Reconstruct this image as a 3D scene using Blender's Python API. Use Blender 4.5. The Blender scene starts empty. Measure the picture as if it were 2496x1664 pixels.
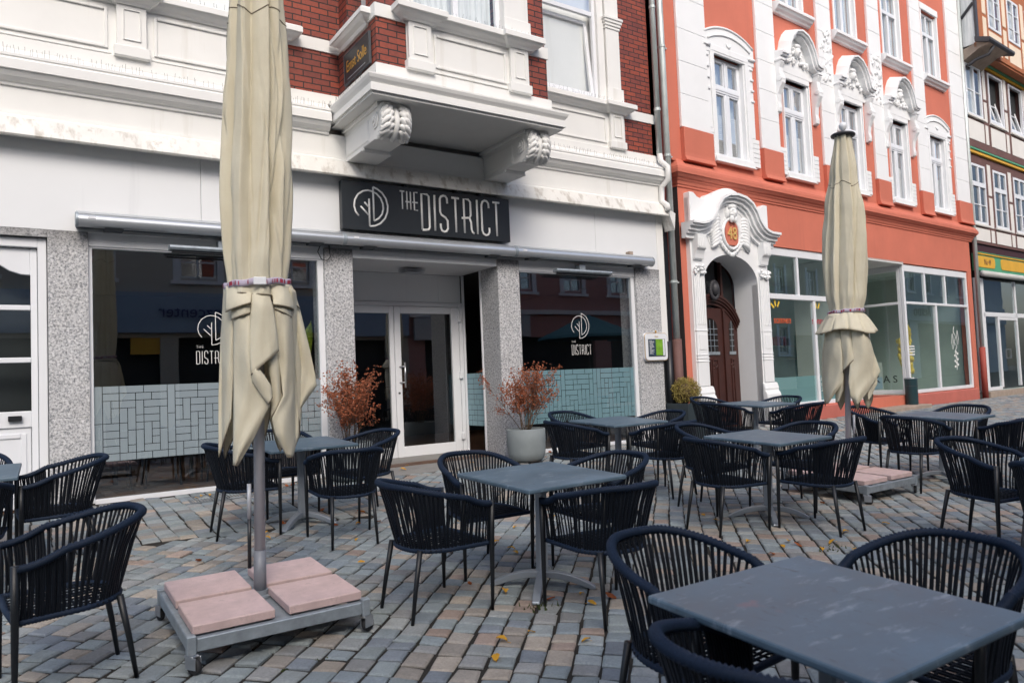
import bpy, math, random
from mathutils import Vector, Matrix
rad = math.radians; PI = math.pi; cos = math.cos; sin = math.sin
rnd = random.Random(11)
sc = bpy.context.scene; COL = sc.collection

# ------------------------------------------------------------------ mesh helper
class MB:
    def __init__(s): s.v = []; s.f = []
    def add(s, vs, fs):
        n = len(s.v); s.v += [tuple(p) for p in vs]; s.f += [tuple(i + n for i in f) for f in fs]; return s
    def box(s, x0, x1, y0, y1, z0, z1):
        return s.add([(x0,y0,z0),(x1,y0,z0),(x1,y1,z0),(x0,y1,z0),(x0,y0,z1),(x1,y0,z1),(x1,y1,z1),(x0,y1,z1)],
                     [(0,3,2,1),(4,5,6,7),(0,1,5,4),(1,2,6,5),(2,3,7,6),(3,0,4,7)])
    def quad(s, a, b, c, d): return s.add([a,b,c,d], [(0,1,2,3)])
    def extr(s, pts, ax, a, b):
        """closed 2-D outline pushed along an axis: 'y' pts (x,z); 'x' pts (y,z); 'z' pts (x,y)"""
        mk = {'y': lambda p,t:(p[0],t,p[1]), 'x': lambda p,t:(t,p[0],p[1]), 'z': lambda p,t:(p[0],p[1],t)}[ax]
        n = len(pts); vs = [mk(p,a) for p in pts] + [mk(p,b) for p in pts]
        fs = [tuple(range(n)), tuple(range(2*n-1, n-1, -1))] + [(i, i+n, (i+1)%n+n, (i+1)%n) for i in range(n)]
        return s.add(vs, fs)
    def strip(s, pa, pb, closed=False):
        """quads between two equal point rows"""
        n = len(pa); m = n if closed else n-1
        return s.add(list(pa)+list(pb), [(i, (i+1)%n, (i+1)%n+n, i+n) for i in range(m)])
    def grid(s, rows, cu=False):
        n = len(rows[0]); vs = [p for r in rows for p in r]; fs = []
        for j in range(len(rows)-1):
            for i in range(n if cu else n-1):
                k = (i+1) % n; fs.append((j*n+i, j*n+k, (j+1)*n+k, (j+1)*n+i))
        return s.add(vs, fs)
    def sweep(s, prof, path, closed=False):
        """profile [(out, z)] along a plan path [(x,y)], mitred; out = to the right of travel"""
        n = len(path); rows = []
        for i in range(n):
            p = Vector(path[i]); ns = []
            for a, b in ((i-1, i), (i, i+1)):
                if closed or (a >= 0 and b < n):
                    d = (Vector(path[b % n]) - Vector(path[a % n])).normalized(); ns.append(Vector((d.y, -d.x)))
            m = ns[0] if len(ns) == 1 else (ns[0]+ns[1]) / (1 + ns[0].dot(ns[1]))
            rows.append([(p.x+m.x*o, p.y+m.y*o, z) for o, z in prof])
        if closed: rows.append(rows[0])
        return s.grid(rows)
    def tube(s, path, r, n=8, closed=False, sq=None):
        P = [Vector(p) for p in path]; m = len(P); rows = []; up = None
        for i in range(m):
            if closed: t = (P[(i+1)%m]-P[i-1])
            else: t = P[min(i+1,m-1)]-P[max(i-1,0)]
            t.normalize()
            if up is None: up = Vector((0,0,1)) if abs(t.z) < .9 else Vector((0,1,0))
            a = t.cross(up); a.normalize(); up = a.cross(t); up.normalize()
            rr = r[i] if isinstance(r, (list, tuple)) else r
            ring = [P[i]+a*(rr*cos(2*PI*k/n))+up*(rr*sin(2*PI*k/n)) for k in range(n)]
            if sq: ring = [Vector((q.x, P[i].y+(q.y-P[i].y)*sq, q.z)) for q in ring]
            rows.append(ring)
        if closed: rows.append(rows[0])
        s.grid(rows, True)
        if not closed:
            k = len(s.v); s.f.append(tuple(range(k-n, k))); k0 = k-n*len(rows); s.f.append(tuple(range(k0+n-1, k0-1, -1)))
        return s
    def lathe(s, prof, cx=0, cy=0, n=32, cap=True):
        rows = [[(cx+r*cos(2*PI*k/n), cy+r*sin(2*PI*k/n), z) for k in range(n)] for r, z in prof]
        s.grid(rows, True)
        if cap:
            k = len(s.v); s.f.append(tuple(range(k-n, k))); k0 = k-n*len(rows); s.f.append(tuple(range(k0+n-1, k0-1, -1)))
        return s
    def blob(s, c, r, rot=(0,0,0), a=8, b=6):
        from mathutils import Euler
        M = Euler(rot).to_matrix(); c = Vector(c); rows = []
        for j in range(b+1):
            ph = PI*(j+.02 if j == 0 else j-.02 if j == b else j)/b
            rows.append([c+M @ Vector((r[0]*sin(ph)*cos(2*PI*k/a), r[1]*sin(ph)*sin(2*PI*k/a), r[2]*cos(ph))) for k in range(a)])
        return s.grid(rows, True)
    def frame(s, x0, x1, z0, z1, w, y0, y1, wb=None, wt=None):
        wb = w if wb is None else wb; wt = w if wt is None else wt
        s.box(x0, x0+w, y0, y1, z0, z1); s.box(x1-w, x1, y0, y1, z0, z1)
        s.box(x0+w, x1-w, y0, y1, z0, z0+wb); return s.box(x0+w, x1-w, y0, y1, z1-wt, z1)
    def wallh(s, x0, x1, z0, z1, holes, y, d):
        """front sheet at y with rectangular holes and reveals of depth d"""
        xs = sorted({x0, x1, *[h[0] for h in holes], *[h[1] for h in holes]}); zs = sorted({z0, z1, *[h[2] for h in holes], *[h[3] for h in holes]})
        for i in range(len(xs)-1):
            for j in range(len(zs)-1):
                cx = (xs[i]+xs[i+1])/2; cz = (zs[j]+zs[j+1])/2
                if xs[i] < x0-1e-6 or xs[i+1] > x1+1e-6 or zs[j] < z0-1e-6 or zs[j+1] > z1+1e-6: continue
                if any(h[0] < cx < h[1] and h[2] < cz < h[3] for h in holes): continue
                s.quad((xs[i],y,zs[j]),(xs[i+1],y,zs[j]),(xs[i+1],y,zs[j+1]),(xs[i],y,zs[j+1]))
        for a, b, c, e in holes:
            s.quad((a,y,c),(a,y+d,c),(b,y+d,c),(b,y,c)); s.quad((a,y,e),(b,y,e),(b,y+d,e),(a,y+d,e))
            s.quad((a,y,c),(a,y,e),(a,y+d,e),(a,y+d,c)); s.quad((b,y,c),(b,y+d,c),(b,y+d,e),(b,y,e))
        return s
    def xf(s, M):
        s.v = [tuple(M @ Vector(p)) for p in s.v]; return s
    def build(s, name, m, parent=None, smooth=False, bev=0, loc=None, rot=None, solid=0, col=None, seg=1):
        me = bpy.data.meshes.new(name); me.from_pydata(s.v, [], s.f); me.update()
        if m is not None: me.materials.append(MAT[m] if isinstance(m, str) else m)
        if smooth == 'auto':
            me.polygons.foreach_set('use_smooth', [True]*len(me.polygons)); me.set_sharp_from_angle(angle=rad(38))
        elif smooth:
            me.polygons.foreach_set('use_smooth', [True]*len(me.polygons))
        if col is not None:
            at = me.color_attributes.new('tone', 'FLOAT_COLOR', 'CORNER')
            buf = []
            for p, c in zip(me.polygons, col): buf += [c[0], c[1], c[2], 1.0]*p.loop_total
            at.data.foreach_set('color', buf)
        o = bpy.data.objects.new(name, me); COL.objects.link(o)
        if parent is not None: o.parent = parent
        if loc: o.location = loc
        if rot: o.rotation_euler = rot
        if solid:
            md = o.modifiers.new('thick', 'SOLIDIFY'); md.thickness = solid; md.offset = 0
        if bev:
            md = o.modifiers.new('bevel', 'BEVEL'); md.width = bev; md.segments = seg; md.limit_method = 'ANGLE'; md.angle_limit = rad(50)
        return o

def tag(o, label=None, cat=None, group=None, kind=None):
    if label: o['label'] = label
    if cat: o['category'] = cat
    if group: o['group'] = group
    if kind: o['kind'] = kind
    return o
def empty(name, loc=(0,0,0), rz=0, label=None, cat=None, group=None, rot=None):
    o = bpy.data.objects.new(name, None); COL.objects.link(o); o.location = loc
    o.rotation_euler = rot if rot else (0,0,rz); o.empty_display_size = .2
    return tag(o, label, cat, group)
def copy_tree(o, parent=None):
    c = o.copy(); COL.objects.link(c); c.parent = parent
    for ch in list(o.children): copy_tree(ch, c)
    return c
def text_mb(txt, size, depth=.004, sx=1.0, align='CENTER'):
    cu = bpy.data.curves.new('lettering', 'FONT'); cu.body = txt; cu.size = size; cu.extrude = depth/2; cu.align_x = align; cu.resolution_u = 3
    ob = bpy.data.objects.new('lettering', cu); COL.objects.link(ob)
    dg = bpy.context.evaluated_depsgraph_get(); me = ob.evaluated_get(dg).to_mesh()
    mb = MB(); mb.add([(v.co.x*sx, -v.co.z, v.co.y) for v in me.vertices], [tuple(p.vertices) for p in me.polygons])
    ob.evaluated_get(dg).to_mesh_clear(); bpy.data.objects.remove(ob); bpy.data.curves.remove(cu)
    return mb

# ------------------------------------------------------------------ materials
MAT = {}
def nodes(name):
    m = bpy.data.materials.new(name); m.use_nodes = True; nt = m.node_tree; N = nt.nodes; L = nt.links
    b = N['Principled BSDF']; MAT[name] = m
    return m, N, L, b
def noise(N, L, vec, scale, detail=4, rough=.55, mapscale=None):
    n = N.new('ShaderNodeTexNoise'); n.inputs['Scale'].default_value = scale; n.inputs['Detail'].default_value = detail; n.inputs['Roughness'].default_value = rough
    if mapscale:
        mp = N.new('ShaderNodeMapping'); mp.inputs['Scale'].default_value = mapscale; L.new(vec, mp.inputs['Vector']); vec = mp.outputs[0]
    L.new(vec, n.inputs['Vector']); return n.outputs['Fac']
def ramp(N, L, fac, stops):
    r = N.new('ShaderNodeValToRGB'); e = r.color_ramp.elements
    while len(e) < len(stops): e.new(.5)
    for i, (p, c) in enumerate(stops):
        e[i].position = p; e[i].color = (*c, 1) if len(c) == 3 else c
    L.new(fac, r.inputs['Fac']); return r.outputs['Color']
def mixc(N, L, fac, a, b, mode='MIX'):
    x = N.new('ShaderNodeMix'); x.data_type = 'RGBA'; x.blend_type = mode; x.clamp_result = False
    for sock, val in ((0, fac), (6, a), (7, b)):
        if hasattr(val, 'links') or hasattr(val, 'node'): L.new(val, x.inputs[sock])
        elif sock == 0: x.inputs[0].default_value = val
        else: x.inputs[sock].default_value = (*val, 1)
    return x.outputs[2]
def bump(N, L, b, h, strength=.3, dist=.01):
    n = N.new('ShaderNodeBump'); n.inputs['Strength'].default_value = strength; n.inputs['Distance'].default_value = dist
    L.new(h, n.inputs['Height']); L.new(n.outputs[0], b.inputs['Normal']); return n
def sc3(c, k): return tuple(x*k for x in c)
def plain(name, col, rough=.6, metal=0, var=.12, vs=3.0, bs=80, bst=.12, bd=.004, spec=None, streak=None, dirt=None):
    m, N, L, b = nodes(name); tc = N.new('ShaderNodeTexCoord').outputs['Object']
    f = noise(N, L, tc, vs, 6, .6)
    c = ramp(N, L, f, [(.28, sc3(col, 1-var)), (.72, sc3(col, 1+var*.6))])
    if streak:   # rain streaks: stretched along z
        s = noise(N, L, tc, streak[0], 4, .6, (1, 1, .06))
        c = mixc(N, L, ramp(N, L, s, [(streak[1], (0,0,0)), (streak[1]+.22, (1,1,1))]), c, streak[2])
    if dirt:
        s = noise(N, L, tc, dirt[0], 8, .7)
        c = mixc(N, L, ramp(N, L, s, [(dirt[1], (0,0,0)), (dirt[1]+.15, (1,1,1))]), c, dirt[2])
    L.new(c, b.inputs['Base Color']); b.inputs['Roughness'].default_value = rough; b.inputs['Metallic'].default_value = metal
    if spec is not None: b.inputs['Specular IOR Level'].default_value = spec
    if bst: bump(N, L, b, noise(N, L, tc, bs, 5, .6), bst, bd)
    return m

plain('white_paint', (.80,.80,.775), .55, var=.05, vs=1.3, bs=60, bst=.1, streak=(5,.60,(.62,.60,.54)))
plain('white_trim', (.80,.80,.78), .7, var=.05, vs=1.7, bs=40, bst=.12, dirt=(2.2,.66,(.60,.585,.53)))
plain('white_dirty', (.77,.76,.72), .6, var=.1, vs=3, bs=50, bst=.3, streak=(9,.52,(.42,.385,.33)), dirt=(5,.60,(.36,.30,.24)))
plain('white_panel', (.78,.80,.815), .4, var=.035, vs=.8, bs=12, bst=.05, streak=(3,.64,(.62,.64,.66)))
plain('white_plastic', (.78,.80,.83), .28, var=.03, vs=2, bst=0)
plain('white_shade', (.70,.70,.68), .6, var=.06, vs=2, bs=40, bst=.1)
plain('red_stucco', (.60,.175,.112), .8, var=.13, vs=.8, bs=140, bst=.35, bd=.006, streak=(3,.58,(.51,.15,.10)), dirt=(2.5,.64,(.64,.235,.165)))
plain('red_plinth', (.52,.15,.115), .75, var=.12, vs=2, bs=120, bst=.3)
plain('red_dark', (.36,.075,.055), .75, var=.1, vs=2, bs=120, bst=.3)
plain('white_stucco', (.84,.855,.86), .6, var=.04, vs=1.4, bs=110, bst=.2, streak=(4,.63,(.70,.71,.70)))
plain('zinc', (.60,.66,.645), .42, .3, var=.14, vs=4, bst=0, streak=(12,.5,(.34,.38,.37)))
plain('awning_metal', (.56,.59,.62), .30, .6, var=.06, vs=3, bst=0)
plain('dark_metal', (.10,.115,.13), .45, .5, var=.15, vs=6, bst=0)
plain('steel', (.55,.57,.60), .28, .9, var=.08, vs=8, bst=0)
plain('table_steel', (.36,.40,.45), .42, .55, var=.1, vs=6, bst=.04)
plain('galvanised', (.36,.41,.45), .5, .5, var=.25, vs=14, bs=60, bst=.08, dirt=(5,.62,(.24,.22,.19)))
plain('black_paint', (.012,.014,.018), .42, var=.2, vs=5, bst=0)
plain('sign_black', (.016,.021,.026), .42, var=.25, vs=2, bst=0)
plain('sign_white', (.80,.80,.78), .4, var=.03, vs=4, bst=0)
plain('gold', (.62,.36,.07), .35, .5, var=.2, vs=20, bst=0)
plain('pole_grey', (.44,.46,.50), .38, .1, var=.06, vs=5, bst=0)
plain('sleeve_grey', (.19,.205,.235), .5, .1, var=.12, vs=9, bst=.05)
plain('gold_light', (.80,.56,.20), .35, .2, var=.15, vs=20, bst=0)
plain('rubber', (.02,.02,.022), .7, var=.2, vs=10, bst=0)
plain('leg_metal', (.006,.008,.011), .45, 0, var=.25, vs=9, bst=.05)
plain('pot_concrete', (.225,.255,.262), .75, var=.12, vs=5, bs=90, bst=.25, dirt=(7,.66,(.25,.27,.25)))
plain('slab_pink', (.60,.45,.43), .9, var=.16, vs=9, bs=120, bst=.8, bd=.004, streak=(26,.60,(.50,.37,.35)), dirt=(14,.60,(.40,.31,.285)))
plain('soil', (.03,.022,.015), .9, var=.4, vs=30, bst=.4)
plain('bark', (.13,.085,.05), .8, var=.3, vs=30, bst=.3)
plain('dark_planter', (.028,.042,.050), .55, var=.15, vs=6, bs=220, bst=.5)
plain('wood_door', (.055,.018,.014), .42, var=.28, vs=4, bs=60, bst=.15, streak=(30,.5,(.045,.014,.011)))
plain('interior_dark', (.03,.034,.036), .8, var=.3, vs=1.5, bst=0)
plain('interior_wood', (.12,.06,.032), .55, var=.3, vs=5, bst=.05, streak=(20,.5,(.07,.035,.02)))
plain('interior_teal', (.42,.58,.57), .7, var=.2, vs=1.0, bst=0)
plain('interior_grey', (.52,.58,.54), .7, var=.2, vs=.7, bst=0)
plain('room_white', (.55,.56,.54), .7, var=.1, vs=1, bst=0)
plain('curtain', (.72,.75,.76), .8, var=.05, vs=6, bst=0, streak=(22,.45,(.55,.585,.60)))
plain('film_grey', (.42,.465,.51), .6, var=.05, vs=2, bst=0)
plain('film_teal', (.25,.40,.455), .6, var=.05, vs=2, bst=0)
plain('frost_teal', (.26,.42,.44), .55, var=.05, vs=1.5, bst=0)
plain('timber_brown', (.15,.075,.065), .7, var=.22, vs=4, bs=50, bst=.25)
plain('timber_orange', (.40,.135,.05), .7, var=.2, vs=4, bs=50, bst=.2)
plain('infill_white', (.76,.745,.71), .75, var=.05, vs=2, bs=80, bst=.2)
plain('infill_cream', (.78,.66,.52), .75, var=.05, vs=2, bs=80, bst=.2)
plain('yellow_paint', (.72,.40,.035), .5, var=.12, vs=3, bst=.05)
plain('green_paint', (.09,.36,.20), .5, var=.15, vs=3, bst=.05)
plain('maroon', (.055,.012,.014), .5, var=.2, vs=3, bst=.05)
plain('slate_dark', (.05,.05,.058), .55, var=.3, vs=5, bst=.2)
plain('bin_teal', (.028,.075,.09), .45, .2, var=.12, vs=6, bst=.05)
plain('sandstone', (.36,.29,.235), .85, var=.2, vs=6, bs=70, bst=.4)
plain('grey_slab', (.25,.245,.235), .85, var=.14, vs=4, bs=160, bst=.45)
plain('grate_grey', (.17,.19,.205), .6, .3, var=.15, vs=8, bst=.1)
plain('stem_pink', (.6,.1,.16), .6, var=.2, vs=9, bst=0)
plain('menu_navy', (.03,.055,.10), .4, var=.4, vs=30, bst=0)
plain('menu_green', (.20,.42,.035), .45, var=.4, vs=14, bst=0)
plain('orange_vinyl', (.75,.14,.05), .5, var=.1, vs=4, bst=0)
plain('yellow_vinyl', (.80,.55,.05), .5, var=.1, vs=4, bst=0)
plain('red_vinyl', (.55,.03,.05), .5, var=.1, vs=4, bst=0)
plain('strap_lilac', (.45,.40,.50), .8, var=.2, vs=40, bst=.2)
plain('strap_red', (.32,.03,.06), .8, var=.3, vs=40, bst=.2)
plain('ochre_render', (.60,.53,.38), .8, var=.06, vs=1, bst=.1)
plain('beige_render', (.52,.48,.40), .8, var=.06, vs=1, bst=.1)
plain('pink_render', (.48,.25,.22), .8, var=.06, vs=1, bst=.1)
plain('blue_render', (.40,.46,.50), .8, var=.05, vs=1, bst=.1)
plain('fascia_blue', (.30,.40,.52), .6, var=.05, vs=1, bst=0)
plain('roof_tile', (.16,.07,.05), .8, var=.2, vs=3, bst=.2)
plain('parasol_teal', (.05,.17,.20), .8, var=.08, vs=2, bst=.1)
plain('letter_blue', (.02,.03,.16), .5, var=.05, bst=0)

def mk_granite(name, base, stain):
    m, N, L, b = nodes(name); tc = N.new('ShaderNodeTexCoord').outputs['Object']
    f = noise(N, L, tc, 42, 3, .8)
    c = ramp(N, L, f, [(.34,(.045,.05,.06)),(.43,(.22,.235,.255)),(.52,base),(.66,sc3(base,1.35))])
    v = N.new('ShaderNodeTexVoronoi'); v.inputs['Scale'].default_value = 60; L.new(tc, v.inputs['Vector'])
    c = mixc(N, L, .35, c, ramp(N, L, v.outputs['Color'], [(.0,(.09,.10,.12)),(.45,(.42,.42,.42)),(1,(.78,.76,.73))]))
    g = noise(N, L, tc, 1.5, 4, .6); c = mixc(N, L, .25, c, ramp(N, L, g, [(.3,(.6,.58,.55)),(.7,(1.1,1.12,1.15))]), 'MULTIPLY')
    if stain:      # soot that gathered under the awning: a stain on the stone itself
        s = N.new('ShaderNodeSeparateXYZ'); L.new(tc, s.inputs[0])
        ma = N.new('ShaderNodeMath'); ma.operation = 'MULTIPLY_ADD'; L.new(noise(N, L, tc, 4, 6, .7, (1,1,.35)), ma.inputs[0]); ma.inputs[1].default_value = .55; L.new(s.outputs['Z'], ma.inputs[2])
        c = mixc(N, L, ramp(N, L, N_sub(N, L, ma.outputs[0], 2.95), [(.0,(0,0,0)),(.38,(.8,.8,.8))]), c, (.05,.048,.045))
    L.new(c, b.inputs['Base Color']); b.inputs['Roughness'].default_value = .5
    bump(N, L, b, f, .12, .003); return m
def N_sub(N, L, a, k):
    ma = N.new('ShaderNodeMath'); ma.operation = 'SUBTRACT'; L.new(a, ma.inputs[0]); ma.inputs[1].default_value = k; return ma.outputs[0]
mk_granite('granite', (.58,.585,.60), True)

def mk_brick():
    m, N, L, b = nodes('brick'); tc = N.new('ShaderNodeTexCoord').outputs['Object']
    s = N.new('ShaderNodeSeparateXYZ'); L.new(tc, s.inputs[0]); ad = N.new('ShaderNodeMath'); L.new(s.outputs[0], ad.inputs[0]); L.new(s.outputs[1], ad.inputs[1])
    cb = N.new('ShaderNodeCombineXYZ'); L.new(ad.outputs[0], cb.inputs[0]); L.new(s.outputs[2], cb.inputs[1])
    nz = N.new('ShaderNodeTexNoise'); nz.inputs['Scale'].default_value = 14; L.new(tc, nz.inputs['Vector'])
    mp = N.new('ShaderNodeMix'); mp.data_type = 'VECTOR'; mp.inputs[0].default_value = .006; L.new(cb.outputs[0], mp.inputs[4]); L.new(nz.outputs['Color'], mp.inputs[5])
    t = N.new('ShaderNodeTexBrick'); L.new(mp.outputs[1], t.inputs['Vector'])
    t.inputs['Scale'].default_value = 1; t.inputs['Brick Width'].default_value = .235; t.inputs['Row Height'].default_value = .079; t.inputs['Mortar Size'].default_value = .0085; t.inputs['Mortar Smooth'].default_value = .15; t.inputs['Bias'].default_value = -.15
    t.inputs['Color1'].default_value = (.30,.062,.034,1); t.inputs['Color2'].default_value = (.155,.038,.033,1); t.inputs['Mortar'].default_value = (.022,.014,.013,1)
    f = noise(N, L, tc, 25, 6, .7)
    c = mixc(N, L, .6, t.outputs['Color'], ramp(N, L, f, [(.3,(.62,.6,.6)),(.7,(1.3,1.25,1.2))]), 'MULTIPLY')
    g = noise(N, L, tc, 3, 3, .6); c = mixc(N, L, .5, c, ramp(N, L, g, [(.35,(.75,.75,.8)),(.65,(1.15,1.1,1.05))]), 'MULTIPLY')
    L.new(c, b.inputs['Base Color']); b.inputs['Roughness'].default_value = .62
    h = N.new('ShaderNodeMath'); h.operation = 'MULTIPLY_ADD'; L.new(t.outputs['Fac'], h.inputs[0]); h.inputs[1].default_value = -1; L.new(f, h.inputs[2])
    bump(N, L, b, h.outputs[0], .5, .008)
mk_brick()

def mk_cobble():
    m, N, L, b = nodes('cobble'); tc = N.new('ShaderNodeTexCoord').outputs['Object']
    at = N.new('ShaderNodeAttribute'); at.attribute_name = 'tone'
    f = noise(N, L, tc, 65, 7, .8); g = noise(N, L, tc, 7, 5, .65)
    c = mixc(N, L, .8, at.outputs['Color'], ramp(N, L, f, [(.25,(.60,.60,.61)),(.75,(1.34,1.34,1.32))]), 'MULTIPLY')
    c = mixc(N, L, .5, c, ramp(N, L, g, [(.3,(.72,.72,.70)),(.7,(1.18,1.18,1.2))]), 'MULTIPLY')
    L.new(c, b.inputs['Base Color']); L.new(ramp(N, L, f, [(.3,(.62,)*3),(.7,(.80,)*3)]), b.inputs['Roughness'])
    b.inputs['Specular IOR Level'].default_value = .35
    bump(N, L, b, f, .6, .008)
mk_cobble()
plain('joint_dirt', (.020,.017,.013), .95, var=.4, vs=6, bs=60, bst=.5, dirt=(2.2,.62,(.030,.045,.012)))

def mk_slate():
    m, N, L, b = nodes('slate_top'); tc = N.new('ShaderNodeTexCoord').outputs['Object']
    oi = N.new('ShaderNodeObjectInfo'); va = N.new('ShaderNodeVectorMath'); va.operation = 'ADD'; L.new(tc, va.inputs[0]); L.new(oi.outputs['Location'], va.inputs[1]); tc = va.outputs[0]
    f = noise(N, L, tc, 3.5, 9, .68); st = noise(N, L, tc, 5, 8, .72, (1.0,3.4,1)); k = noise(N, L, tc, 9, 6, .7, (3.0,1.0,1))
    c = ramp(N, L, f, [(.3,(.060,.100,.136)),(.7,(.120,.180,.235))])
    c = mixc(N, L, ramp(N, L, st, [(.56,(0,0,0)),(.66,(.65,.65,.65))]), c, (.27,.33,.39))
    c = mixc(N, L, ramp(N, L, k, [(.60,(0,0,0)),(.70,(.7,.7,.7))]), c, (.055,.068,.084))
    r = noise(N, L, tc, 4.2, 5, .55); c = mixc(N, L, ramp(N, L, r, [(.71,(0,0,0)),(.76,(.4,.4,.4))]), c, (.27,.12,.125))
    L.new(c, b.inputs['Base Color']); L.new(ramp(N, L, f, [(.3,(.36,)*3),(.7,(.52,)*3)]), b.inputs['Roughness'])
    bump(N, L, b, st, .10, .002)
mk_slate()

def mk_rope(name, col, wscale, axis):
    m, N, L, b = nodes(name); tc = N.new('ShaderNodeTexCoord').outputs['Object']
    f = noise(N, L, tc, 260, 3, .7); c = ramp(N, L, f, [(.3, sc3(col,.55)),(.7, sc3(col,1.5))])
    L.new(c, b.inputs['Base Color']); b.inputs['Roughness'].default_value = .62; b.inputs['Specular IOR Level'].default_value = .22
    bump(N, L, b, f, .5, .002); b.inputs['Sheen Weight'].default_value = .04; b.inputs['Sheen Tint'].default_value = (.25,.45,.8,1)
mk_rope('rope', (.0030,.0045,.0080), 0, 0)
mk_rope('rope_rail', (.009,.018,.038), 0, 0)  # rail tone lighter and bluer, standing in for the sky's reflection on it

def mk_canvas():
    m, N, L, b = nodes('canvas'); tc = N.new('ShaderNodeTexCoord').outputs['Object']
    f = noise(N, L, tc, 3, 6, .6); s = noise(N, L, tc, 9, 4, .6, (1,1,.10))
    c = ramp(N, L, f, [(.3,(.68,.625,.475)),(.7,(.79,.745,.59))])
    c = mixc(N, L, ramp(N, L, s, [(.55,(0,0,0)),(.75,(.5,.5,.5))]), c, (.61,.545,.39))
    L.new(c, b.inputs['Base Color']); b.inputs['Roughness'].default_value = .8
    w = noise(N, L, tc, 420, 2, .5); n1 = bump(N, L, b, w, .12, .001)
    n2 = N.new('ShaderNodeBump'); n2.inputs['Strength'].default_value = .55; n2.inputs['Distance'].default_value = .012
    L.new(noise(N, L, tc, 16, 7, .68, (1,1,.30)), n2.inputs['Height']); L.new(n2.outputs[0], n1.inputs['Normal'])
    # cloth lets a little light through
    tr = N.new('ShaderNodeBsdfTranslucent'); L.new(c, tr.inputs['Color']); mx = N.new('ShaderNodeMixShader'); mx.inputs[0].default_value = .18
    L.new(b.outputs[0], mx.inputs[1]); L.new(tr.outputs[0], mx.inputs[2]); L.new(mx.outputs[0], N['Material Output'].inputs[0])
mk_canvas()
plain('canvas_edge', (.20,.17,.12), .8, var=.2, vs=20, bst=.1)

def mk_glass(name, tint, ior, rough=0.0):
    m, N, L, b = nodes(name); N.remove(b)
    t = N.new('ShaderNodeBsdfTransparent'); t.inputs['Color'].default_value = (*tint,1)
    g = N.new('ShaderNodeBsdfGlossy'); g.inputs['Roughness'].default_value = rough; g.inputs['Color'].default_value = (.95,.97,1,1)
    fr = N.new('ShaderNodeFresnel'); fr.inputs['IOR'].default_value = ior
    tc = N.new('ShaderNodeTexCoord').outputs['Object']; bp = N.new('ShaderNodeBump'); bp.inputs['Strength'].default_value = .02; bp.inputs['Distance'].default_value = .02
    L.new(noise(N, L, tc, 1.6, 2, .4), bp.inputs['Height']); L.new(bp.outputs[0], g.inputs['Normal'])
    geo = N.new('ShaderNodeNewGeometry'); inv = N.new('ShaderNodeMath'); inv.operation = 'SUBTRACT'; inv.inputs[0].default_value = 1; L.new(geo.outputs['Backfacing'], inv.inputs[1]); mu = N.new('ShaderNodeMath'); mu.operation = 'MULTIPLY'; L.new(fr.outputs[0], mu.inputs[0]); L.new(inv.outputs[0], mu.inputs[1])   # one reflection per pane, from its outer face
    mx = N.new('ShaderNodeMixShader'); L.new(mu.outputs[0], mx.inputs[0]); L.new(t.outputs[0], mx.inputs[1]); L.new(g.outputs[0], mx.inputs[2])
    L.new(mx.outputs[0], N['Material Output'].inputs[0])
mk_glass('glass_dark', (.84,.88,.88), 2.4)
mk_glass('glass_shop', (.84,.93,.91), 3.4)
mk_glass('glass_upper', (.86,.89,.90), 5.0)
mk_glass('glass_net', (.93,.95,.95), 1.9)
mk_glass('glass_leaded', (.35,.36,.33), 1.6, .12)

def mk_leaf(name, ca, cb, trans=.3):
    m, N, L, b = nodes(name); oi = N.new('ShaderNodeTexCoord').outputs['Object']
    f = noise(N, L, oi, 22, 3, .6); c = ramp(N, L, f, [(.3, ca), (.7, cb)])
    L.new(c, b.inputs['Base Color']); b.inputs['Roughness'].default_value = .6
    tr = N.new('ShaderNodeBsdfTranslucent'); L.new(c, tr.inputs['Color']); mx = N.new('ShaderNodeMixShader'); mx.inputs[0].default_value = trans
    L.new(b.outputs[0], mx.inputs[1]); L.new(tr.outputs[0], mx.inputs[2]); L.new(mx.outputs[0], N['Material Output'].inputs[0])
mk_leaf('leaf_rust', (.26,.075,.032), (.54,.185,.09))
mk_leaf('leaf_box', (.17,.15,.025), (.62,.50,.17))
mk_leaf('leaf_yellow', (.62,.30,.02), (.75,.42,.04))
mk_leaf('leaf_brown', (.30,.07,.02), (.45,.14,.03))
mk_leaf('leaf_banana', (.07,.16,.01), (.34,.40,.03), .45)
mk_leaf('moss', (.03,.05,.01), (.07,.09,.02))
# ------------------------------------------------------------------ the white building with the cafe (local frame: x along the facade, y into the house, z up)
WB = empty('white_building', (0, 9.1, 0), 0, 'white and red brick house with a bay window above a cafe front', 'building')
XL, XR = -2.2, 9.46
# cladding above the shop windows, three boards with open seams
m = MB()
for a, b_ in ((XL, 1.795), (1.80, 7.895), (7.90, 9.30)): m.box(a, b_, .0, .18, 2.94, 4.0)
m.box(XL, 9.30, .02, .2, 2.945, 3.99)
m.build('cladding', 'white_panel', WB, bev=.004)
MB().box(9.30, XR, -.012, .3, 1.68, 4.02).build('corner_board', 'white_trim', WB, bev=.006)
# solid wall behind and above
m = MB(); m.box(XL, XR, .21, .5, 2.95, 12.0); m.box(9.32, XR, .0, .3, 4.7, 12)
m.build('wall', 'white_paint', WB)
m = MB(); m.box(9.32, 9.44, .06, .6, 0, 1.68); m.build('end_wall', 'black_paint', WB)
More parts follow.
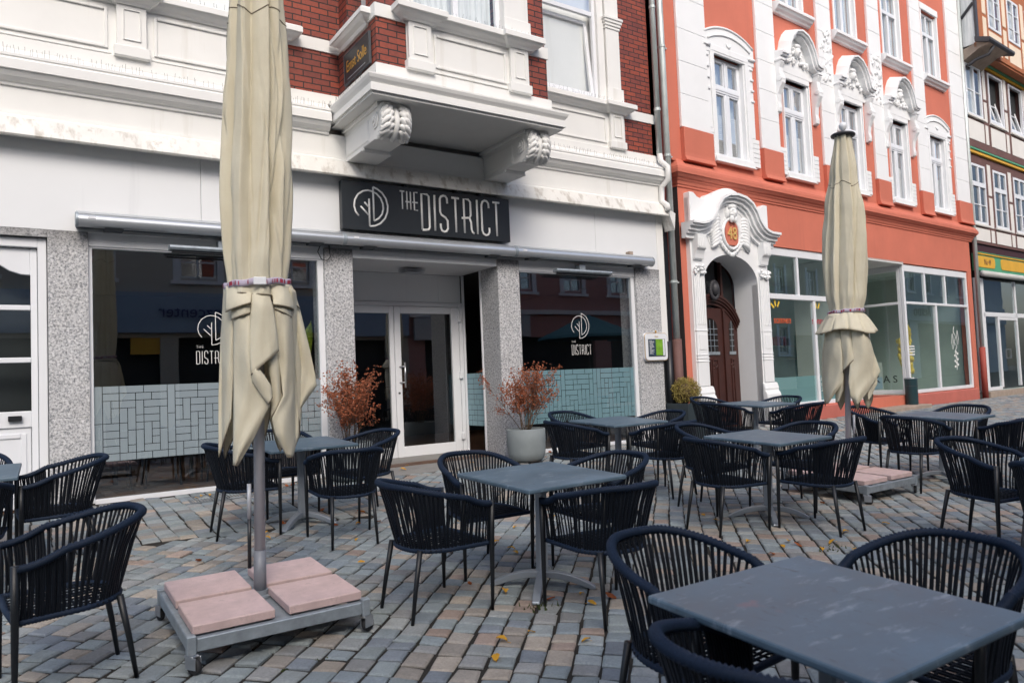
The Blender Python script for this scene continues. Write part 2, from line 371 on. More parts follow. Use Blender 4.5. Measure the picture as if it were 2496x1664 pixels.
# flared metal flashing, fascia and main cornice; the cornice runs on round the bay
path = [(XL,0),(3.555,0),(3.555,-1.227),(6.09,-1.227),(6.09,0),(XR,0)]
MB().sweep([(0,3.99),(.085,4.02),(.085,4.075),(.12,4.07),(.205,3.875),(.195,3.86),(.0,3.90)], [(XL,0),(XR,0)]).build('flashing', 'white_dirty', WB)
MB().sweep([(.085,4.06),(.085,4.10),(.055,4.12),(.055,4.15),(.035,4.155),(.035,4.44)], [(XL,0),(XR,0)]).build('fascia', 'white_paint', WB)
wallprof = [(.035,4.42),(.06,4.425),(.065,4.455),(.09,4.465),(.13,4.50),(.16,4.545),(.165,4.56),(.185,4.56),(.185,4.66),(.175,4.665),(.155,4.69),(.17,4.70),(.17,4.725),(.10,4.76),(.06,4.80),(.02,4.84),(-.05,4.86)]
for nm, pth in (('cornice', [(XL,0),(3.37,0)]), ('cornice', [(6.275,0),(XR,0)])):
    MB().sweep(wallprof, pth).build(nm, 'white_trim', WB)
bayprof = [(-.2,4.56),(.165,4.56),(.165,4.64),(.15,4.645),(.15,4.655),(.185,4.70),(.20,4.735),(.20,4.75),(.19,4.755),(.03,4.83),(-.05,4.86)]
MB().sweep(bayprof, [(3.555,.0),(3.555,-1.227),(6.09,-1.227),(6.09,.0)]).build('bay_cornice', 'white_trim', WB)
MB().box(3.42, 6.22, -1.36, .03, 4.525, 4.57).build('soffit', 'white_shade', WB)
# base band under the brick and everything white between cornice and window sills
band = [(.0,4.82),(.035,4.83),(.035,4.955),(.02,4.965),(-.03,4.97)]
for pth in ([(XL,0),(3.555,0),(3.555,-1.227),(6.09,-1.227),(6.09,0),(9.44,0)],): MB().sweep(band, pth).build('base_band', 'white_paint', WB)
up = [(-.03,5.53),(.02,5.535),(.022,5.695),(-.03,5.70)]
MB().sweep(up, [(2.84,0),(3.555,0),(3.555,-1.227),(6.09,-1.227),(6.09,0),(9.44,0)]).build('string_course', 'white_paint', WB)
# brickwork
m = MB(); m.box(2.83,3.60,.0,.24,4.9,12); m.box(8.64,9.43,.0,.24,4.9,12); m.box(6.0,6.95,.0,.24,5.6,12)
m.build('brick_wall', 'brick', WB)
m = MB(); m.box(3.555,6.09,-1.227,.1,4.86,5.71)
for a, b_ in ((3.575,3.96),(5.79,6.075)): m.box(a, b_, -1.21, -.9, 5.69, 12)
m.box(3.575,3.95,-.28,.05,5.69,12); m.box(5.8,6.075,-.9,.05,5.69,12); m.build('bay_brick', 'brick', WB)

def panelled(parent, x0, x1, z0, z1, y, mt='white_paint', w=.035):
    """sunk panel: a moulded frame standing on the wall"""
    return MB().frame(x0, x1, z0, z1, w, y-.022, y-.001).build('panel_moulding', mt, parent, bev=.008, seg=2)
def pilaster(parent, x0, x1, y, z0=4.97, z1=5.56, nm='pilaster'):
    m = MB(); m.box(x0, x1, y-.06, y+.02, z0+.10, z1); m.box(x0-.03, x1+.03, y-.085, y+.02, z0-.02, z0+.10)
    o = m.build(nm, 'white_paint', parent, bev=.006)
    MB().frame(x0+.06, x1-.06, z0+.17, z1-.06, .014, y-.074, y-.0605).build('panel_moulding', 'white_paint', o, bev=.004)
    return o
# parapet zone left of the bay
MB().box(XL, 2.845, -.012, .22, 4.84, 5.60).build('apron', 'white_paint', WB)
for a, b_ in ((-1.5,.85),(1.32,2.46)): panelled(WB, a, b_, 5.03, 5.50, -.012)
MB().box(XL, .88, -.03, -.0125, 4.97, 4.99).build('bead', 'white_paint', WB, bev=.004)
MB().box(1.29, 2.50, -.03, -.0125, 4.97, 4.99).build('bead', 'white_paint', WB, bev=.004)
pilaster(WB, .935, 1.24, -.012); pilaster(WB, 2.55, 2.83, -.012)
ledge = [(-.02,5.545),(.03,5.55),(.05,5.575),(.10,5.60),(.125,5.63),(.15,5.635),(.15,5.70),(.135,5.715),(.05,5.755),(-.02,5.765)]
MB().sweep(ledge, [(XL,-.012),(.93,-.012),(.93,-.07),(1.245,-.07),(1.245,-.012),(2.545,-.012),(2.545,-.07),(2.86,-.07),(2.86,.02)]).build('sill_ledge', 'white_trim', WB)
MB().box(2.62, 2.80, -.05, .1, 5.76, 8.5).build('window_pilaster', 'white_paint', WB, bev=.01)
MB().box(2.59, 2.83, -.07, .1, 5.765, 5.95).build('window_pilaster', 'white_paint', WB, bev=.01)
# bay front
yb = -1.227
MB().box(3.945, 5.74, yb-.012, yb+.05, 4.955, 5.60).build('apron', 'white_paint', WB)
pilaster(WB, 3.95, 4.265, yb-.012); pilaster(WB, 5.445, 5.735, yb-.012)
panelled(WB, 4.32, 5.40, 5.05, 5.48, yb-.012); MB().box(4.30, 5.41, yb-.03, yb-.0125, 4.985, 5.0).build('bead', 'white_paint', WB)
MB().sweep(ledge, [(3.90,yb+.03),(3.90,yb-.07),(4.28,yb-.07),(4.28,yb-.012),(5.43,yb-.012),(5.43,yb-.07),(5.78,yb-.07),(5.78,yb+.03)]).build('sill_ledge', 'white_trim', WB)
for a, b_ in ((3.975,4.02),(5.40,5.79)):
    m = MB(); m.box(a, b_, yb-.03, yb+.2, 5.77, 9); m.box(a-.02, b_+.02, yb-.055, yb+.2, 5.765, 5.96); m.build('window_pilaster', 'white_paint', WB, bev=.008)
# side sill of the bay
MB().sweep([(-.02,5.50),(.03,5.51),(.05,5.545),(.10,5.57),(.13,5.60),(.15,5.605),(.15,5.66),(.135,5.68),(.05,5.735),(-.02,5.745)], [(3.60,-.22),(3.555,-.22),(3.555,-.98),(3.60,-.98)]).build('side_sill', 'white_trim', WB)

def casement(parent, x0, x1, z0, z1, y, mull=0, trans=None, glass='glass_net', fw=.07, tilt=0, cur=True, mt='white_plastic', side=False, name='window', bars=None):
    """window > frame bars, pane, curtain; y is the front of the frame"""
    m = MB().frame(x0, x1, z0, z1, fw, y, y+.06)
    zt = z1-fw
    if trans: m.box(x0+fw, x1-fw, y-.012, y+.06, trans[0], trans[1])
    for k in range(mull):
        xc = x0+(x1-x0)*(k+1)/(mull+1); m.box(xc-.04, xc+.04, y-.008, y+.055, z0+fw, trans[0] if trans else zt)
        if trans: m.box(xc-.03, xc+.03, y-.004, y+.055, trans[1], zt)
    if bars:
        for zb in bars: m.box(x0+fw, x1-fw, y+.004, y+.05, zb-.018, zb+.018)
    o = m.build(name, mt, parent, bev=.006)
    MB().quad((x0+fw*.6, y+.03, z0+fw*.6),( x1-fw*.6, y+.03, z0+fw*.6),( x1-fw*.6, y+.03, z1-fw*.6),(x0+fw*.6, y+.03, z1-fw*.6)).build('pane', glass, o)
    if cur:
        rows = []
        for zz in (z0+.05, z1-.03):
            rows.append([(x0+.06+(x1-x0-.12)*i/48, y+.16+.018*sin(i*1.9+.6*sin(i*.7)), zz) for i in range(49)])
        MB().grid(rows).build('curtain', 'curtain', o, smooth=True)
        MB().box(x0, x1, y+.25, y+.26, z0, z1).build('room_dark', 'interior_dark', o)
    return o
# bay window, side window of the bay, window right of the bay (tilted open)
casement(WB, 4.02, 5.40, 5.765, 8.0, yb+.08, mull=1)
sw = casement(WB, 0, .95, 0, 2.2, 0, mull=0); sw.location = (3.63, -.14, 5.745); sw.rotation_euler = (0,0,rad(-90))
fr = MB().frame(6.90, 8.14, 5.735, 8.6, .07, .03, .09).build('window', 'white_plastic', WB, bev=.006)
MB().box(8.14, 8.28, -.02, .2, 5.74, 8.6).build('reveal', 'white_trim', fr, bev=.004)
sash = MB().frame(0, 1.10, 0, 1.36, .07, -.03, .03).build('sash', 'white_plastic', fr, bev=.008, loc=(6.97,.075,5.81), rot=(rad(-5.5),0,0))
MB().quad((.04,0,.04),(1.06,0,.04),(1.06,0,1.32),(.04,0,1.32)).build('pane', 'glass_net', sash)
MB().box(6.97, 8.07, .04, .10, 7.2, 7.27).build('transom', 'white_plastic', fr)
MB().quad((6.97, .06, 7.27),( 8.07, .06, 7.27),( 8.07, .06, 8.5),(6.97, .06, 8.5)).build('pane', 'glass_upper', fr)
MB().grid([[(6.95+1.15*i/48, .26+.02*sin(i*1.9+.6*sin(i*.7)), zz) for i in range(49)] for zz in (5.76, 8.4)]).build('curtain', 'curtain', fr, smooth=True)
m = MB(); m.box(8.30, 8.60, -.05, .2, 5.78, 8.6); m.box(8.27, 8.63, -.075, .2, 5.765, 5.99)
for i in range(4): m.box(8.30-.015*(i+1), 8.60+.015*(i+1), -.05-.015*(i+1), .2, 7.02+.05*i, 7.07+.05*i-.002)
m.build('window_pilaster', 'white_paint', WB, bev=.006)
MB().box(6.5, 8.665, -.012, .2, 4.955, 5.60).build('apron', 'white_paint', WB)
pilaster(WB, 8.30, 8.60, -.012); panelled(WB, 6.8, 8.24, 5.03, 5.48, -.012)
MB().sweep(ledge, [(6.5,-.012),(8.28,-.012),(8.28,-.07),(8.64,-.07),(8.64,.02)]).build('sill_ledge', 'white_trim', WB)
casement(WB, -1.6, 2.6, 5.765, 8.0, .08, mull=2)
# pigeon spikes: thin wires along cornice and sills
def spikes(path, z, out, n_per_m=30, h=.085, nm='bird_spikes'):
    m = MB(); r2 = random.Random(5)
    for a, b_ in zip(path[:-1], path[1:]):
        a = Vector(a); b_ = Vector(b_); d = b_-a; L_ = d.length; d.normalize(); nn = Vector((d.y,-d.x))
        for i in range(int(L_*n_per_m)):
            if r2.random() < .22: continue
            t = (i+r2.random()*.8)/n_per_m; p = a+d*t+nn*out; k = r2.uniform(-.012,.03); s_ = r2.uniform(-.012,.012); w = .0016; hh = h*r2.uniform(.7,1.15)
            q = p+nn*k+d*s_
            m.add([(p.x-w,p.y,z),(p.x+w,p.y,z),(q.x+w,q.y,z+hh),(q.x-w,q.y,z+hh),(p.x,p.y+w*2,z),(q.x,q.y+w*2,z+hh)], [(0,1,2,3),(1,4,5,2),(4,0,3,5)])
        m.tube([(*(a+nn*out),z),(*(b_+nn*out),z)], .003, 4)
    return m.build(nm, 'dark_metal', WB)
spikes([(XL,0),(3.37,0)], 4.73, .15); spikes([(6.28,0),(XR,0)], 4.73, .15)
spikes([(3.555,.0),(3.555,-1.2)], 4.755, .17, 26)
spikes([(XL,0),(2.8,0)], 5.71, .13, 26, .07); spikes([(3.9,yb),(5.78,yb)], 5.715, .13, 22, .05); spikes([(3.555,-.25),(3.555,-.95)], 5.68, .12, 30, .07); spikes([(6.5,0),(8.64,0)], 5.715, .13, 26, .06)

# carved corbels under the bay
def corbel(x0, x1):
    side = [(.02,4.085),(-.62,4.085),(-.62,4.12),(-.98,4.12),(-1.02,4.10),(-1.09,4.12),(-1.155,4.19),(-1.19,4.29),(-1.175,4.40),(-1.13,4.47),(-1.09,4.50),(-1.09,4.524),(.02,4.524)]
    o = MB().extr(side, 'x', x0, x1).build('corbel', 'white_trim', WB, bev=.012, seg=2)
    m = MB(); m.box(x0-.02, x1+.02, -.60, .02, 4.075, 4.105); m.box(x0-.035, x1+.035, -1.16, .02, 4.475, 4.5235)
    for sx, d in ((x0,-1),(x1,1)):      # sunk side panel and volute on each cheek
        m.add([(sx+d*.012,y,z) for y,z in ((-.1,4.16),(-.80,4.16),(-.80,4.40),(-.1,4.40))]+[(sx,y,z) for y,z in ((-.08,4.14),(-.82,4.14),(-.82,4.42),(-.08,4.42))], [(0,1,2,3),(0,4,5,1),(1,5,6,2),(2,6,7,3),(3,7,4,0)])
        for rr, tk in ((.105,.016),(.07,.030),(.035,.046)):
            m.extr([(-1.02+rr*cos(2*PI*i/20), 4.34+rr*sin(2*PI*i/20)) for i in range(20)], 'x', sx, sx+d*tk)
    m.build('volute', 'white_trim', o, bev=.004)
    # acanthus leaf on the rounded front: a central rib with fingers curling outwards
    m = MB(); r2 = random.Random(3); xc = (x0+x1)/2; w = (x1-x0)/2
    P_ = [(-1.09,4.505),(-1.15,4.46),(-1.19,4.38),(-1.20,4.29),(-1.175,4.20),(-1.12,4.135),(-1.05,4.11)]
    def pr(v):
        v = max(0,min(.999,v))*(len(P_)-1); i = int(v); t = v-i; return (P_[i][0]+(P_[i+1][0]-P_[i][0])*t, P_[i][1]+(P_[i+1][1]-P_[i][1])*t)
    m.tube([(xc, pr(v/10)[0]-.02, pr(v/10)[1]) for v in range(11)], [.030+.012*sin(PI*v/10) for v in range(11)], 8)
    for sx in (-1,1):
        for i in range(6):
            v0 = .04+.14*i
            for k_, (wx, rr, dv) in enumerate(((1.0,.028,.17),(.62,.026,.24))):
                m.tube([(xc+sx*(.025+(w*wx-.02)*(t/7)**.8), pr(v0+dv*(t/7)**1.7)[0]-.012-.035*sin(PI*t/7)+(.02 if t == 7 else 0), pr(v0+dv*(t/7)**1.7)[1]+.03*sin(PI*t/7)) for t in range(8)], [rr*(.55+.75*sin(PI*(t+.6)/8.2)) for t in range(8)], 8)
            m.blob((xc+sx*w*.97, pr(v0+.17)[0]-.004, pr(v0+.17)[1]), (.026,.030,.036), (0,0,0), 8, 6)
    m.blob((xc,-1.125,4.515), (.075,.055,.045), a=12, b=8); m.blob((xc-sx*.10,-1.10,4.50), (.042,.045,.036)); m.blob((xc+.10,-1.10,4.50), (.042,.045,.036))
    m.build('acanthus_leaf', 'white_trim', o, smooth=True)
corbel(3.60, 3.975); corbel(5.745, 6.09)

# granite pillars, each of three slabs
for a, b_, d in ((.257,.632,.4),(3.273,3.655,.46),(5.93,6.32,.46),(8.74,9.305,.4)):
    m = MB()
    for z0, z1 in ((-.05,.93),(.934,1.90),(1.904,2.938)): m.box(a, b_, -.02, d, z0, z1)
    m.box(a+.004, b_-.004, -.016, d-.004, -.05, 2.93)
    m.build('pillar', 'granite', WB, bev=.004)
# shop windows
def film(x0, x1, z0, z1, y, mt, parent, seed):
    """frosted film cut into a woven pattern of bars"""
    r2 = random.Random(seed); W = int(round((x1-x0)/.0825)); H = int(round((z1-z0)/.0825)); cw = (x1-x0)/W; ch = (z1-z0)/H
    occ = [[0]*H for _ in range(W)]; m = MB(); g = .0035
    for j in range(H-1, -1, -1):
        for i in range(W):
            if occ[i][j]: continue
            opts = [(1,2),(2,1),(1,2),(2,1),(1,3),(3,1),(1,1),(2,1)]
            if i % 9 in (0, 8): opts = [(1,4),(1,3),(1,5)]
            elif j % 10 in (9, 8): opts = [(2,1),(3,1),(3,1),(2,1)]
            r2.shuffle(opts); opts.append((1,1))
            for a, b_ in opts:
                if i+a <= W and j-b_+1 >= 0 and all(not occ[i+p][j-q] for p in range(a) for q in range(b_)): break
            for p in range(a):
                for q in range(b_): occ[i+p][j-q] = 1
            X0 = x0+i*cw+g; X1 = x0+(i+a)*cw-g; Z1 = z0+(j+1)*ch-g; Z0_ = z0+(j-b_+1)*ch+g
            m.quad((X0,y,Z0_),(X1,y,Z0_),(X1,y,Z1),(X0,y,Z1))
    return m.build('frosted_film', mt, parent)
LOGO = {'arc':[(3.714,3.368),(3.672,3.422),(3.653,3.493),(3.666,3.578),(3.712,3.655),(3.785,3.705),(3.852,3.721),(3.913,3.714),(3.974,3.689),(4.029,3.636),(4.06,3.564),(4.066,3.49),(4.043,3.414),(3.996,3.357),(3.927,3.317)],
 'd1':[(3.927,3.317),(3.926,3.774)],'d2':[(3.926,3.774),(3.988,3.752),(4.054,3.709),(4.108,3.633),(4.131,3.539),(4.124,3.453),(4.087,3.364),(4.016,3.289),(3.936,3.251),(3.864,3.242)],
 'stem':[(3.864,3.242),(3.865,3.608)],'b1':[(3.852,3.391),(3.743,3.50)],'b2':[(3.854,3.502),(3.797,3.559)]}
THE = [[(4.315,3.765),(4.382,3.764)],[(4.35,3.764),(4.35,3.517)],[(4.419,3.769),(4.421,3.519)],[(4.474,3.767),(4.474,3.52)],[(4.396,3.625),(4.475,3.625)],[(4.582,3.767),(4.528,3.767),(4.53,3.518),(4.582,3.518)],[(4.499,3.626),(4.583,3.626)]]
DIST = [[(4.642,3.257),(4.642,3.76),(4.728,3.758),(4.755,3.734),(4.758,3.52),(4.758,3.301),(4.742,3.268),(4.70,3.256),(4.642,3.255)],[(4.845,3.762),(4.843,3.258)],
 [(5.047,3.662),(5.044,3.735),(5.02,3.763),(4.989,3.769),(4.95,3.753),(4.93,3.718),(4.929,3.538),(4.946,3.495),(5.013,3.456),(5.045,3.415),(5.047,3.302),(5.022,3.264),(4.985,3.254),(4.948,3.270),(4.932,3.31),(4.932,3.366)],
 [(5.118,3.754),(5.241,3.754)],[(5.179,3.754),(5.181,3.26)],[(5.321,3.26),(5.319,3.757),(5.395,3.754),(5.427,3.72),(5.43,3.528),(5.408,3.487),(5.277,3.476)],[(5.408,3.487),(5.431,3.424),(5.436,3.322),(5.451,3.283),(5.481,3.262)],
 [(5.54,3.763),(5.539,3.26)],[(5.742,3.661),(5.736,3.73),(5.710,3.762),(5.672,3.768),(5.635,3.745),(5.617,3.695),(5.617,3.324),(5.636,3.276),(5.677,3.254),(5.719,3.268),(5.741,3.303),(5.741,3.369)],[(5.811,3.757),(5.931,3.757)],[(5.87,3.757),(5.872,3.256)]]
def strokes(m, lines, r, y, f, sq=.35):
    for l in lines: m.tube([(f(p)[0], y, f(p)[1]) for p in l], r, 8, sq=sq)
    return m
def shopwin(x0, x1, gx0, gx1, mt, seed, dec):
    m = MB(); m.box(x0, gx0, .03, .10, .0, 2.79); m.box(gx1, x1, .03, .10, 0, 2.79); m.box(gx0, gx1, .03, .10, -.02, .04); m.box(gx0, gx1, .03, .10, 2.772, 2.79)
    o = m.build('shop_window', 'white_plastic', WB, bev=.004)
    MB().box(x0, x1, .015, .12, 2.791, 2.944).build('lintel', 'white_panel', o, bev=.004)
    MB().quad((gx0-.01, .055, .03),( gx1+.01, .055, .03),( gx1+.01, .055, 2.78),(gx0-.01, .055, 2.78)).build('pane', 'glass_dark', o)
    film(gx0, gx1, .432, 1.257, .066, mt, o, seed)
    lx, lz, s1, tx, tz0, tz1, sw_ = dec
    m = MB(); strokes(m, LOGO.values(), .0042, .050, lambda p: (lx+(p[0]-3.653)*s1, lz+(p[1]-3.242)*s1), .15)
    hs = (tz1-tz0)/.505
    strokes(m, DIST, .0038, .050, lambda p: (tx+(p[0]-4.642)*sw_, tz0+(p[1]-3.256)*hs), .15)
    strokes(m, THE, .0012, .050, lambda p: (tx+(p[0]-4.315)*sw_*.95, tz1+.035+(p[1]-3.517)*hs*.42), .15)
    m.build('lettering', 'sign_white', o)
    return o
shopwin(.632, 3.273, .671, 3.195, 'film_grey', 4, (1.741,1.70,.73,1.722,1.478,1.628,.31))
shopwin(6.32, 8.74, 6.352, 8.664, 'film_teal', 9, (7.348,1.748,.76,7.338,1.486,1.645,.31))
# room behind
m = MB(); m.box(-1.2, 9.25, .12, 6.0, -.03, .02); m.build('interior_floor', 'interior_wood', WB)
m = MB(); m.box(-1.2, 9.25, 5.0, 5.1, .02, 2.9); m.box(.15,.25,.45,5.0,.02,2.9); m.box(9.26,9.31,.45,5,.02,2.9); m.box(-1.2, 9.25, .45, 5, 2.85, 2.94); m.build('interior_wall', 'interior_dark', WB)
m = MB()
for x in (1.0,1.9,2.6,6.9,7.8,8.4): m.box(x-.3, x+.3, 1.2, 1.8, .70, .74); m.tube([(x,1.5,.02),(x,1.5,.70)], .03, 6)
for x in (.9,1.45,2.15,2.9,7.3,8.2):
    for dx in (-.2,.2):
        for dy in (.75,1.1): m.tube([(x+dx,dy,.02),(x+dx*.9,dy,.45)], .014, 6)
    m.box(x-.22, x+.22, .7, 1.12, .45, .49); m.box(x-.22, x+.22, .7, .73, .49, .85)
m.build('interior_furniture', 'leg_metal', WB)
# plant leaf just inside the left pane
m = MB(); r2 = random.Random(2)
for k, (bx, bz, tx, tz, w) in enumerate(((3.0,1.15,3.19,2.02,.10),(2.86,1.2,2.98,1.72,.08))):
    rows = []
    for i in range(13):
        t = i/12; ww = w*sin(PI*min(1,t*.96+.04))**.7
        x = bx+(tx-bx)*t; z = bz+(tz-bz)*t; yy = .30+.05*sin(3*t)
        rows.append([(x-ww, yy+.03, z-.02),(x, yy, z),(x+ww, yy+.03, z+.01)])
    m.grid(rows)
tag(m.build('banana_plant', 'leaf_banana', None, smooth=True, loc=(0,9.1,0)), 'broad green leaf plant just inside the big left cafe window', 'plant')
# entrance recess
m = MB(); m.box(3.66, 5.925, .0, 1.06, 2.83, 2.92); m.box(3.66, 5.925, -.012, .0, 2.83, 2.945)
m.build('recess_ceiling', 'white_panel', WB, bev=.003)
m = MB(); m.box(3.655,3.70,.46,1.10,.0,2.83); m.build('recess_wall', 'white_panel', WB)
tr = MB().box(3.70, 5.90, 1.06, 1.12, 2.39, 2.828).build('transom_panel', 'white_panel', WB, bev=.004); MB().box(5.50,5.89,1.052,1.0595,2.42,2.80).build('seam_panel', 'white_panel', tr)
m = MB(); m.box(3.70,3.76,1.04,1.10,.02,2.385); m.box(5.845,5.91,1.04,1.10,.02,2.385); m.box(3.76,5.845,1.04,1.10,2.325,2.385)
m.build('door_frame', 'white_plastic', WB, bev=.004)
for a, b_, ga, gb in ((3.765,4.708,3.85,4.634),(4.716,5.84,4.82,5.706)):
    m = MB(); m.box(a, ga, 1.045, 1.10, .03, 2.32); m.box(gb, b_, 1.045, 1.10, .03, 2.32); m.box(ga, gb, 1.045, 1.10, .03, .19); m.box(ga, gb, 1.045, 1.10, 2.213, 2.32)
    o = m.build('door_leaf', 'white_plastic', WB, bev=.006); MB().quad((ga-.01, 1.07, .18),( gb+.01, 1.07, .18),( gb+.01, 1.07, 2.22),(ga-.01, 1.07, 2.22)).build('pane', 'glass_dark', o)
    if a > 4:
        m = MB(); m.tube([(4.84,.975,1.08),(4.84,.975,1.46)], .013, 10)
        for z in (1.16,1.40): m.tube([(4.84,.975,z),(4.78,1.045,z)], .010, 8)
        m.build('handle', 'steel', o, smooth=True)
        MB().lathe([(.016,0),(.016,.01)], n=14).build('lock', 'dark_metal', o, loc=(4.765,1.045,1.0), rot=(rad(90),0,0))
        for z in (.22,1.18,2.08): MB().box(5.81,5.87,1.00,1.044,z,z+.11).build('hinge', 'white_plastic', o, bev=.008)
# glazed side of the recess
m = MB(); m.box(5.915,5.955,.47,.50,0,2.83); m.box(5.915,5.955,1.03,1.06,0,2.83); m.box(5.915,5.955,.50,1.03,0,.04)
o = m.build('side_window', 'white_plastic', WB, bev=.003); MB().quad((5.932,.49,.03),(5.938,.49,.03),(5.938,.49,2.82),(5.932,.49,2.82)).build('pane', 'glass_dark', o)
m = MB(); rr = random.Random(8)
for j in range(10):
    y = .505
    while y < 1.0:
        w = rr.choice((.08,.16,.24)); y1 = min(y+w,1.025); m.quad((5.945,y+.003,.432+j*.0825+.003),(5.945,y1-.003,.432+j*.0825+.003),(5.945,y1-.003,.432+(j+1)*.0825-.003),(5.945,y+.003,.432+(j+1)*.0825-.003)); y = y1
m.build('frosted_film', 'film_teal', o)
# metal strip under the ceiling by the recess, and the drainpipes of this house
m = MB().tube([(9.385,-.10,12),(9.385,-.10,4.98)], .052, 14); o = m.build('drainpipe', 'zinc', WB, smooth=True)
m = MB()
for z in (5.75,7.6): m.lathe([(.06,z),(.06,z+.05)], 9.385, -.10, 14)
m.build('pipe_clamp', 'zinc', o)
m = MB().tube([(9.385,-.10,4.99),(9.385,-.12,4.85),(9.42,-.24,4.72),(9.42,-.24,4.50),(9.40,-.10,4.40),(9.40,-.08,4.15),(9.40,-.2,4.05),(9.40,-.22,3.95)], .05, 10); m.build('pipe_bend', 'white_trim', o, smooth=True)
m = MB(); m.add([(9.40,-.21,3.99),(9.62,-.18,3.93),(9.52,-.24,3.62),(9.40,-.0,3.99),(9.62,.0,3.93),(9.52,.0,3.62)], [(0,1,2),(3,5,4),(0,3,4,1),(1,4,5,2),(2,5,3,0)]); m.build('flashing_end', 'white_dirty', WB)
# panelled door at the left edge, in its own shallow recess
m = MB(); m.box(XL,.255,-.005,.3,2.86,2.9395); m.build('door_lintel', 'granite', WB)
m = MB(); m.box(.17,.25,.05,.15,0,2.85); m.box(-1.6,.17,.05,.15,2.75,2.85); m.build('side_door_frame', 'white_plastic', WB, bev=.006)
m = MB(); m.box(.105,.165,.10,.15,.02,2.74); m.box(-1.2,.105,.10,.15,.02,.16); m.box(-1.2,.105,.10,.15,.86,1.03)
for z in (1.535,2.085): m.box(-1.2,.105,.092,.15,z,z+.055)
top = [(.105,2.74),(.105,2.46),(.02,2.465),(-.08,2.50),(-.16,2.555),(-.26,2.59),(-1.2,2.60),(-1.2,2.74)]
m.extr(top, 'y', .10, .15)
o = m.build('side_door', 'white_plastic', WB, bev=.006)
MB().quad((-1.2,.125,1.02),(.12,.125,1.02),(.12,.125,2.62),(-1.2,.125,2.62)).build('pane', 'glass_dark', o)
m = MB().box(-1.2,.10,.12,.14,.16,.86); m.frame(-.9,.06,.22,.80,.05,.105,.12); m.build('door_panel', 'white_plastic', o, bev=.006)
MB().box(-.10,.02,.055,.1,.93,.985).build('handle', 'black_paint', o, bev=.006)
MB().box(-1.2,.16,.4,.42,0,2.75).build('room_dark', 'interior_dark', o)

# ------------------------------------------------------------------ things fixed on the cafe front
sg = MB().box(3.49,6.11,-.135,-.03,3.185,3.83).build('shop_sign', 'sign_black', None, bev=.006, loc=(0,9.1,0))
tag(sg, 'long black cafe sign with white line lettering above the entrance', 'sign')
m = MB(); strokes(m, LOGO.values(), .0125, -.138, lambda p: p, .5); m.build('logo', 'sign_white', sg, smooth=True)
m = MB(); strokes(m, THE, .0105, -.138, lambda p: p, .5); strokes(m, DIST, .0165, -.138, lambda p: p, .5); m.build('lettering', 'sign_white', sg, smooth=True)
for x in (4.4,5.2,5.6): MB().box(x,x+.03,-.11,-.02,3.83,3.93).build('bracket', 'dark_metal', sg)
# cassette awning in three lengths
AW = empty('awning', (0,9.1,0), 0, 'rolled in grey cassette awning running along above the shop windows', 'awning')
segs = [(.52,3.475),(3.495,6.145),(6.165,8.99)]
for a, b_ in segs:
    roll = [(-.165+.074*cos(2*PI*i/48), 3.035+.074*sin(2*PI*i/48)) for i in range(48)]
    c = MB().extr(roll, 'x', a, b_).build('cassette', 'awning_metal', AW, smooth='auto')
    MB().extr([(-.005,3.15),(-.10,3.148),(-.175,3.128),(-.215,3.098),(-.213,3.088),(-.172,3.117),(-.10,3.136),(-.005,3.138)], 'x', a, b_).build('cover', 'awning_metal', c, smooth='auto')
    MB().box(a, b_, -.10, -.005, 2.975, 3.10).build('back_rail', 'dark_metal', c)
    cap = [(y*.98-.004, z) for y, z in [(-.165+.083*cos(2*PI*i/24), 3.037+.084*sin(2*PI*i/24)) for i in range(24)]]
    MB().extr(cap, 'x', a-.014, a+.012).build('end_cap', 'galvanised', c, smooth='auto'); MB().extr(cap, 'x', b_-.012, b_+.004).build('end_cap', 'galvanised', c, smooth='auto')
    MB().box(a+.10, a+.17, -.243, -.23, 3.045, 3.07).build('clip', 'white_plastic', c)
    for x in (a+.35,b_-.35): MB().extr([(-.20,2.962),(-.12,2.945),(-.03,2.945),(-.03,2.97)], 'x', x-.09, x+.09).build('arm_bracket', 'dark_metal', c)
MB().box(8.55,8.63,-.1,-.01,3.15,3.205).build('wood_block', 'sandstone', AW)
# heaters
for i, (a, b_) in enumerate(((1.42,2.62),(6.93,8.07))):
    H_ = empty('strip_heater', ((a+b_)/2, 9.1, 2.80), 0, ('grey strip heater above the window behind the near parasol','grey strip heater above the window by the menu case')[i], 'heater', 'strip heaters under the awning')
    w = (b_-a)/2
    MB().extr([(-.19,.0),(-.17,-.025),(-.08,-.032),(-.06,-.012),(-.07,.02),(-.12,.036),(-.175,.028)], 'x', -w, w).build('housing', 'galvanised', H_, bev=.004)
    MB().box(-w+.03, w-.03, -.17, -.10, -.052, -.042).build('grille', 'black_paint', H_)
    MB().box(-.06,.06,-.11,-.0,.036,.12).build('bracket', 'galvanised', H_)
lamp = empty('ceiling_lamp', (4.80,9.66,2.83), 0, 'small slatted steel ceiling lamp in the entrance recess', 'lamp')
for k in range(3): MB().box(-.17+.01*k,.17-.01*k,-.11,.11,-.03-.022*k,-.022-.022*k).build('lamp_slat', 'steel', lamp)
MB().lathe([(.05,-.07),(.05,0)], n=16).build('lamp_body', 'white_plastic', lamp)
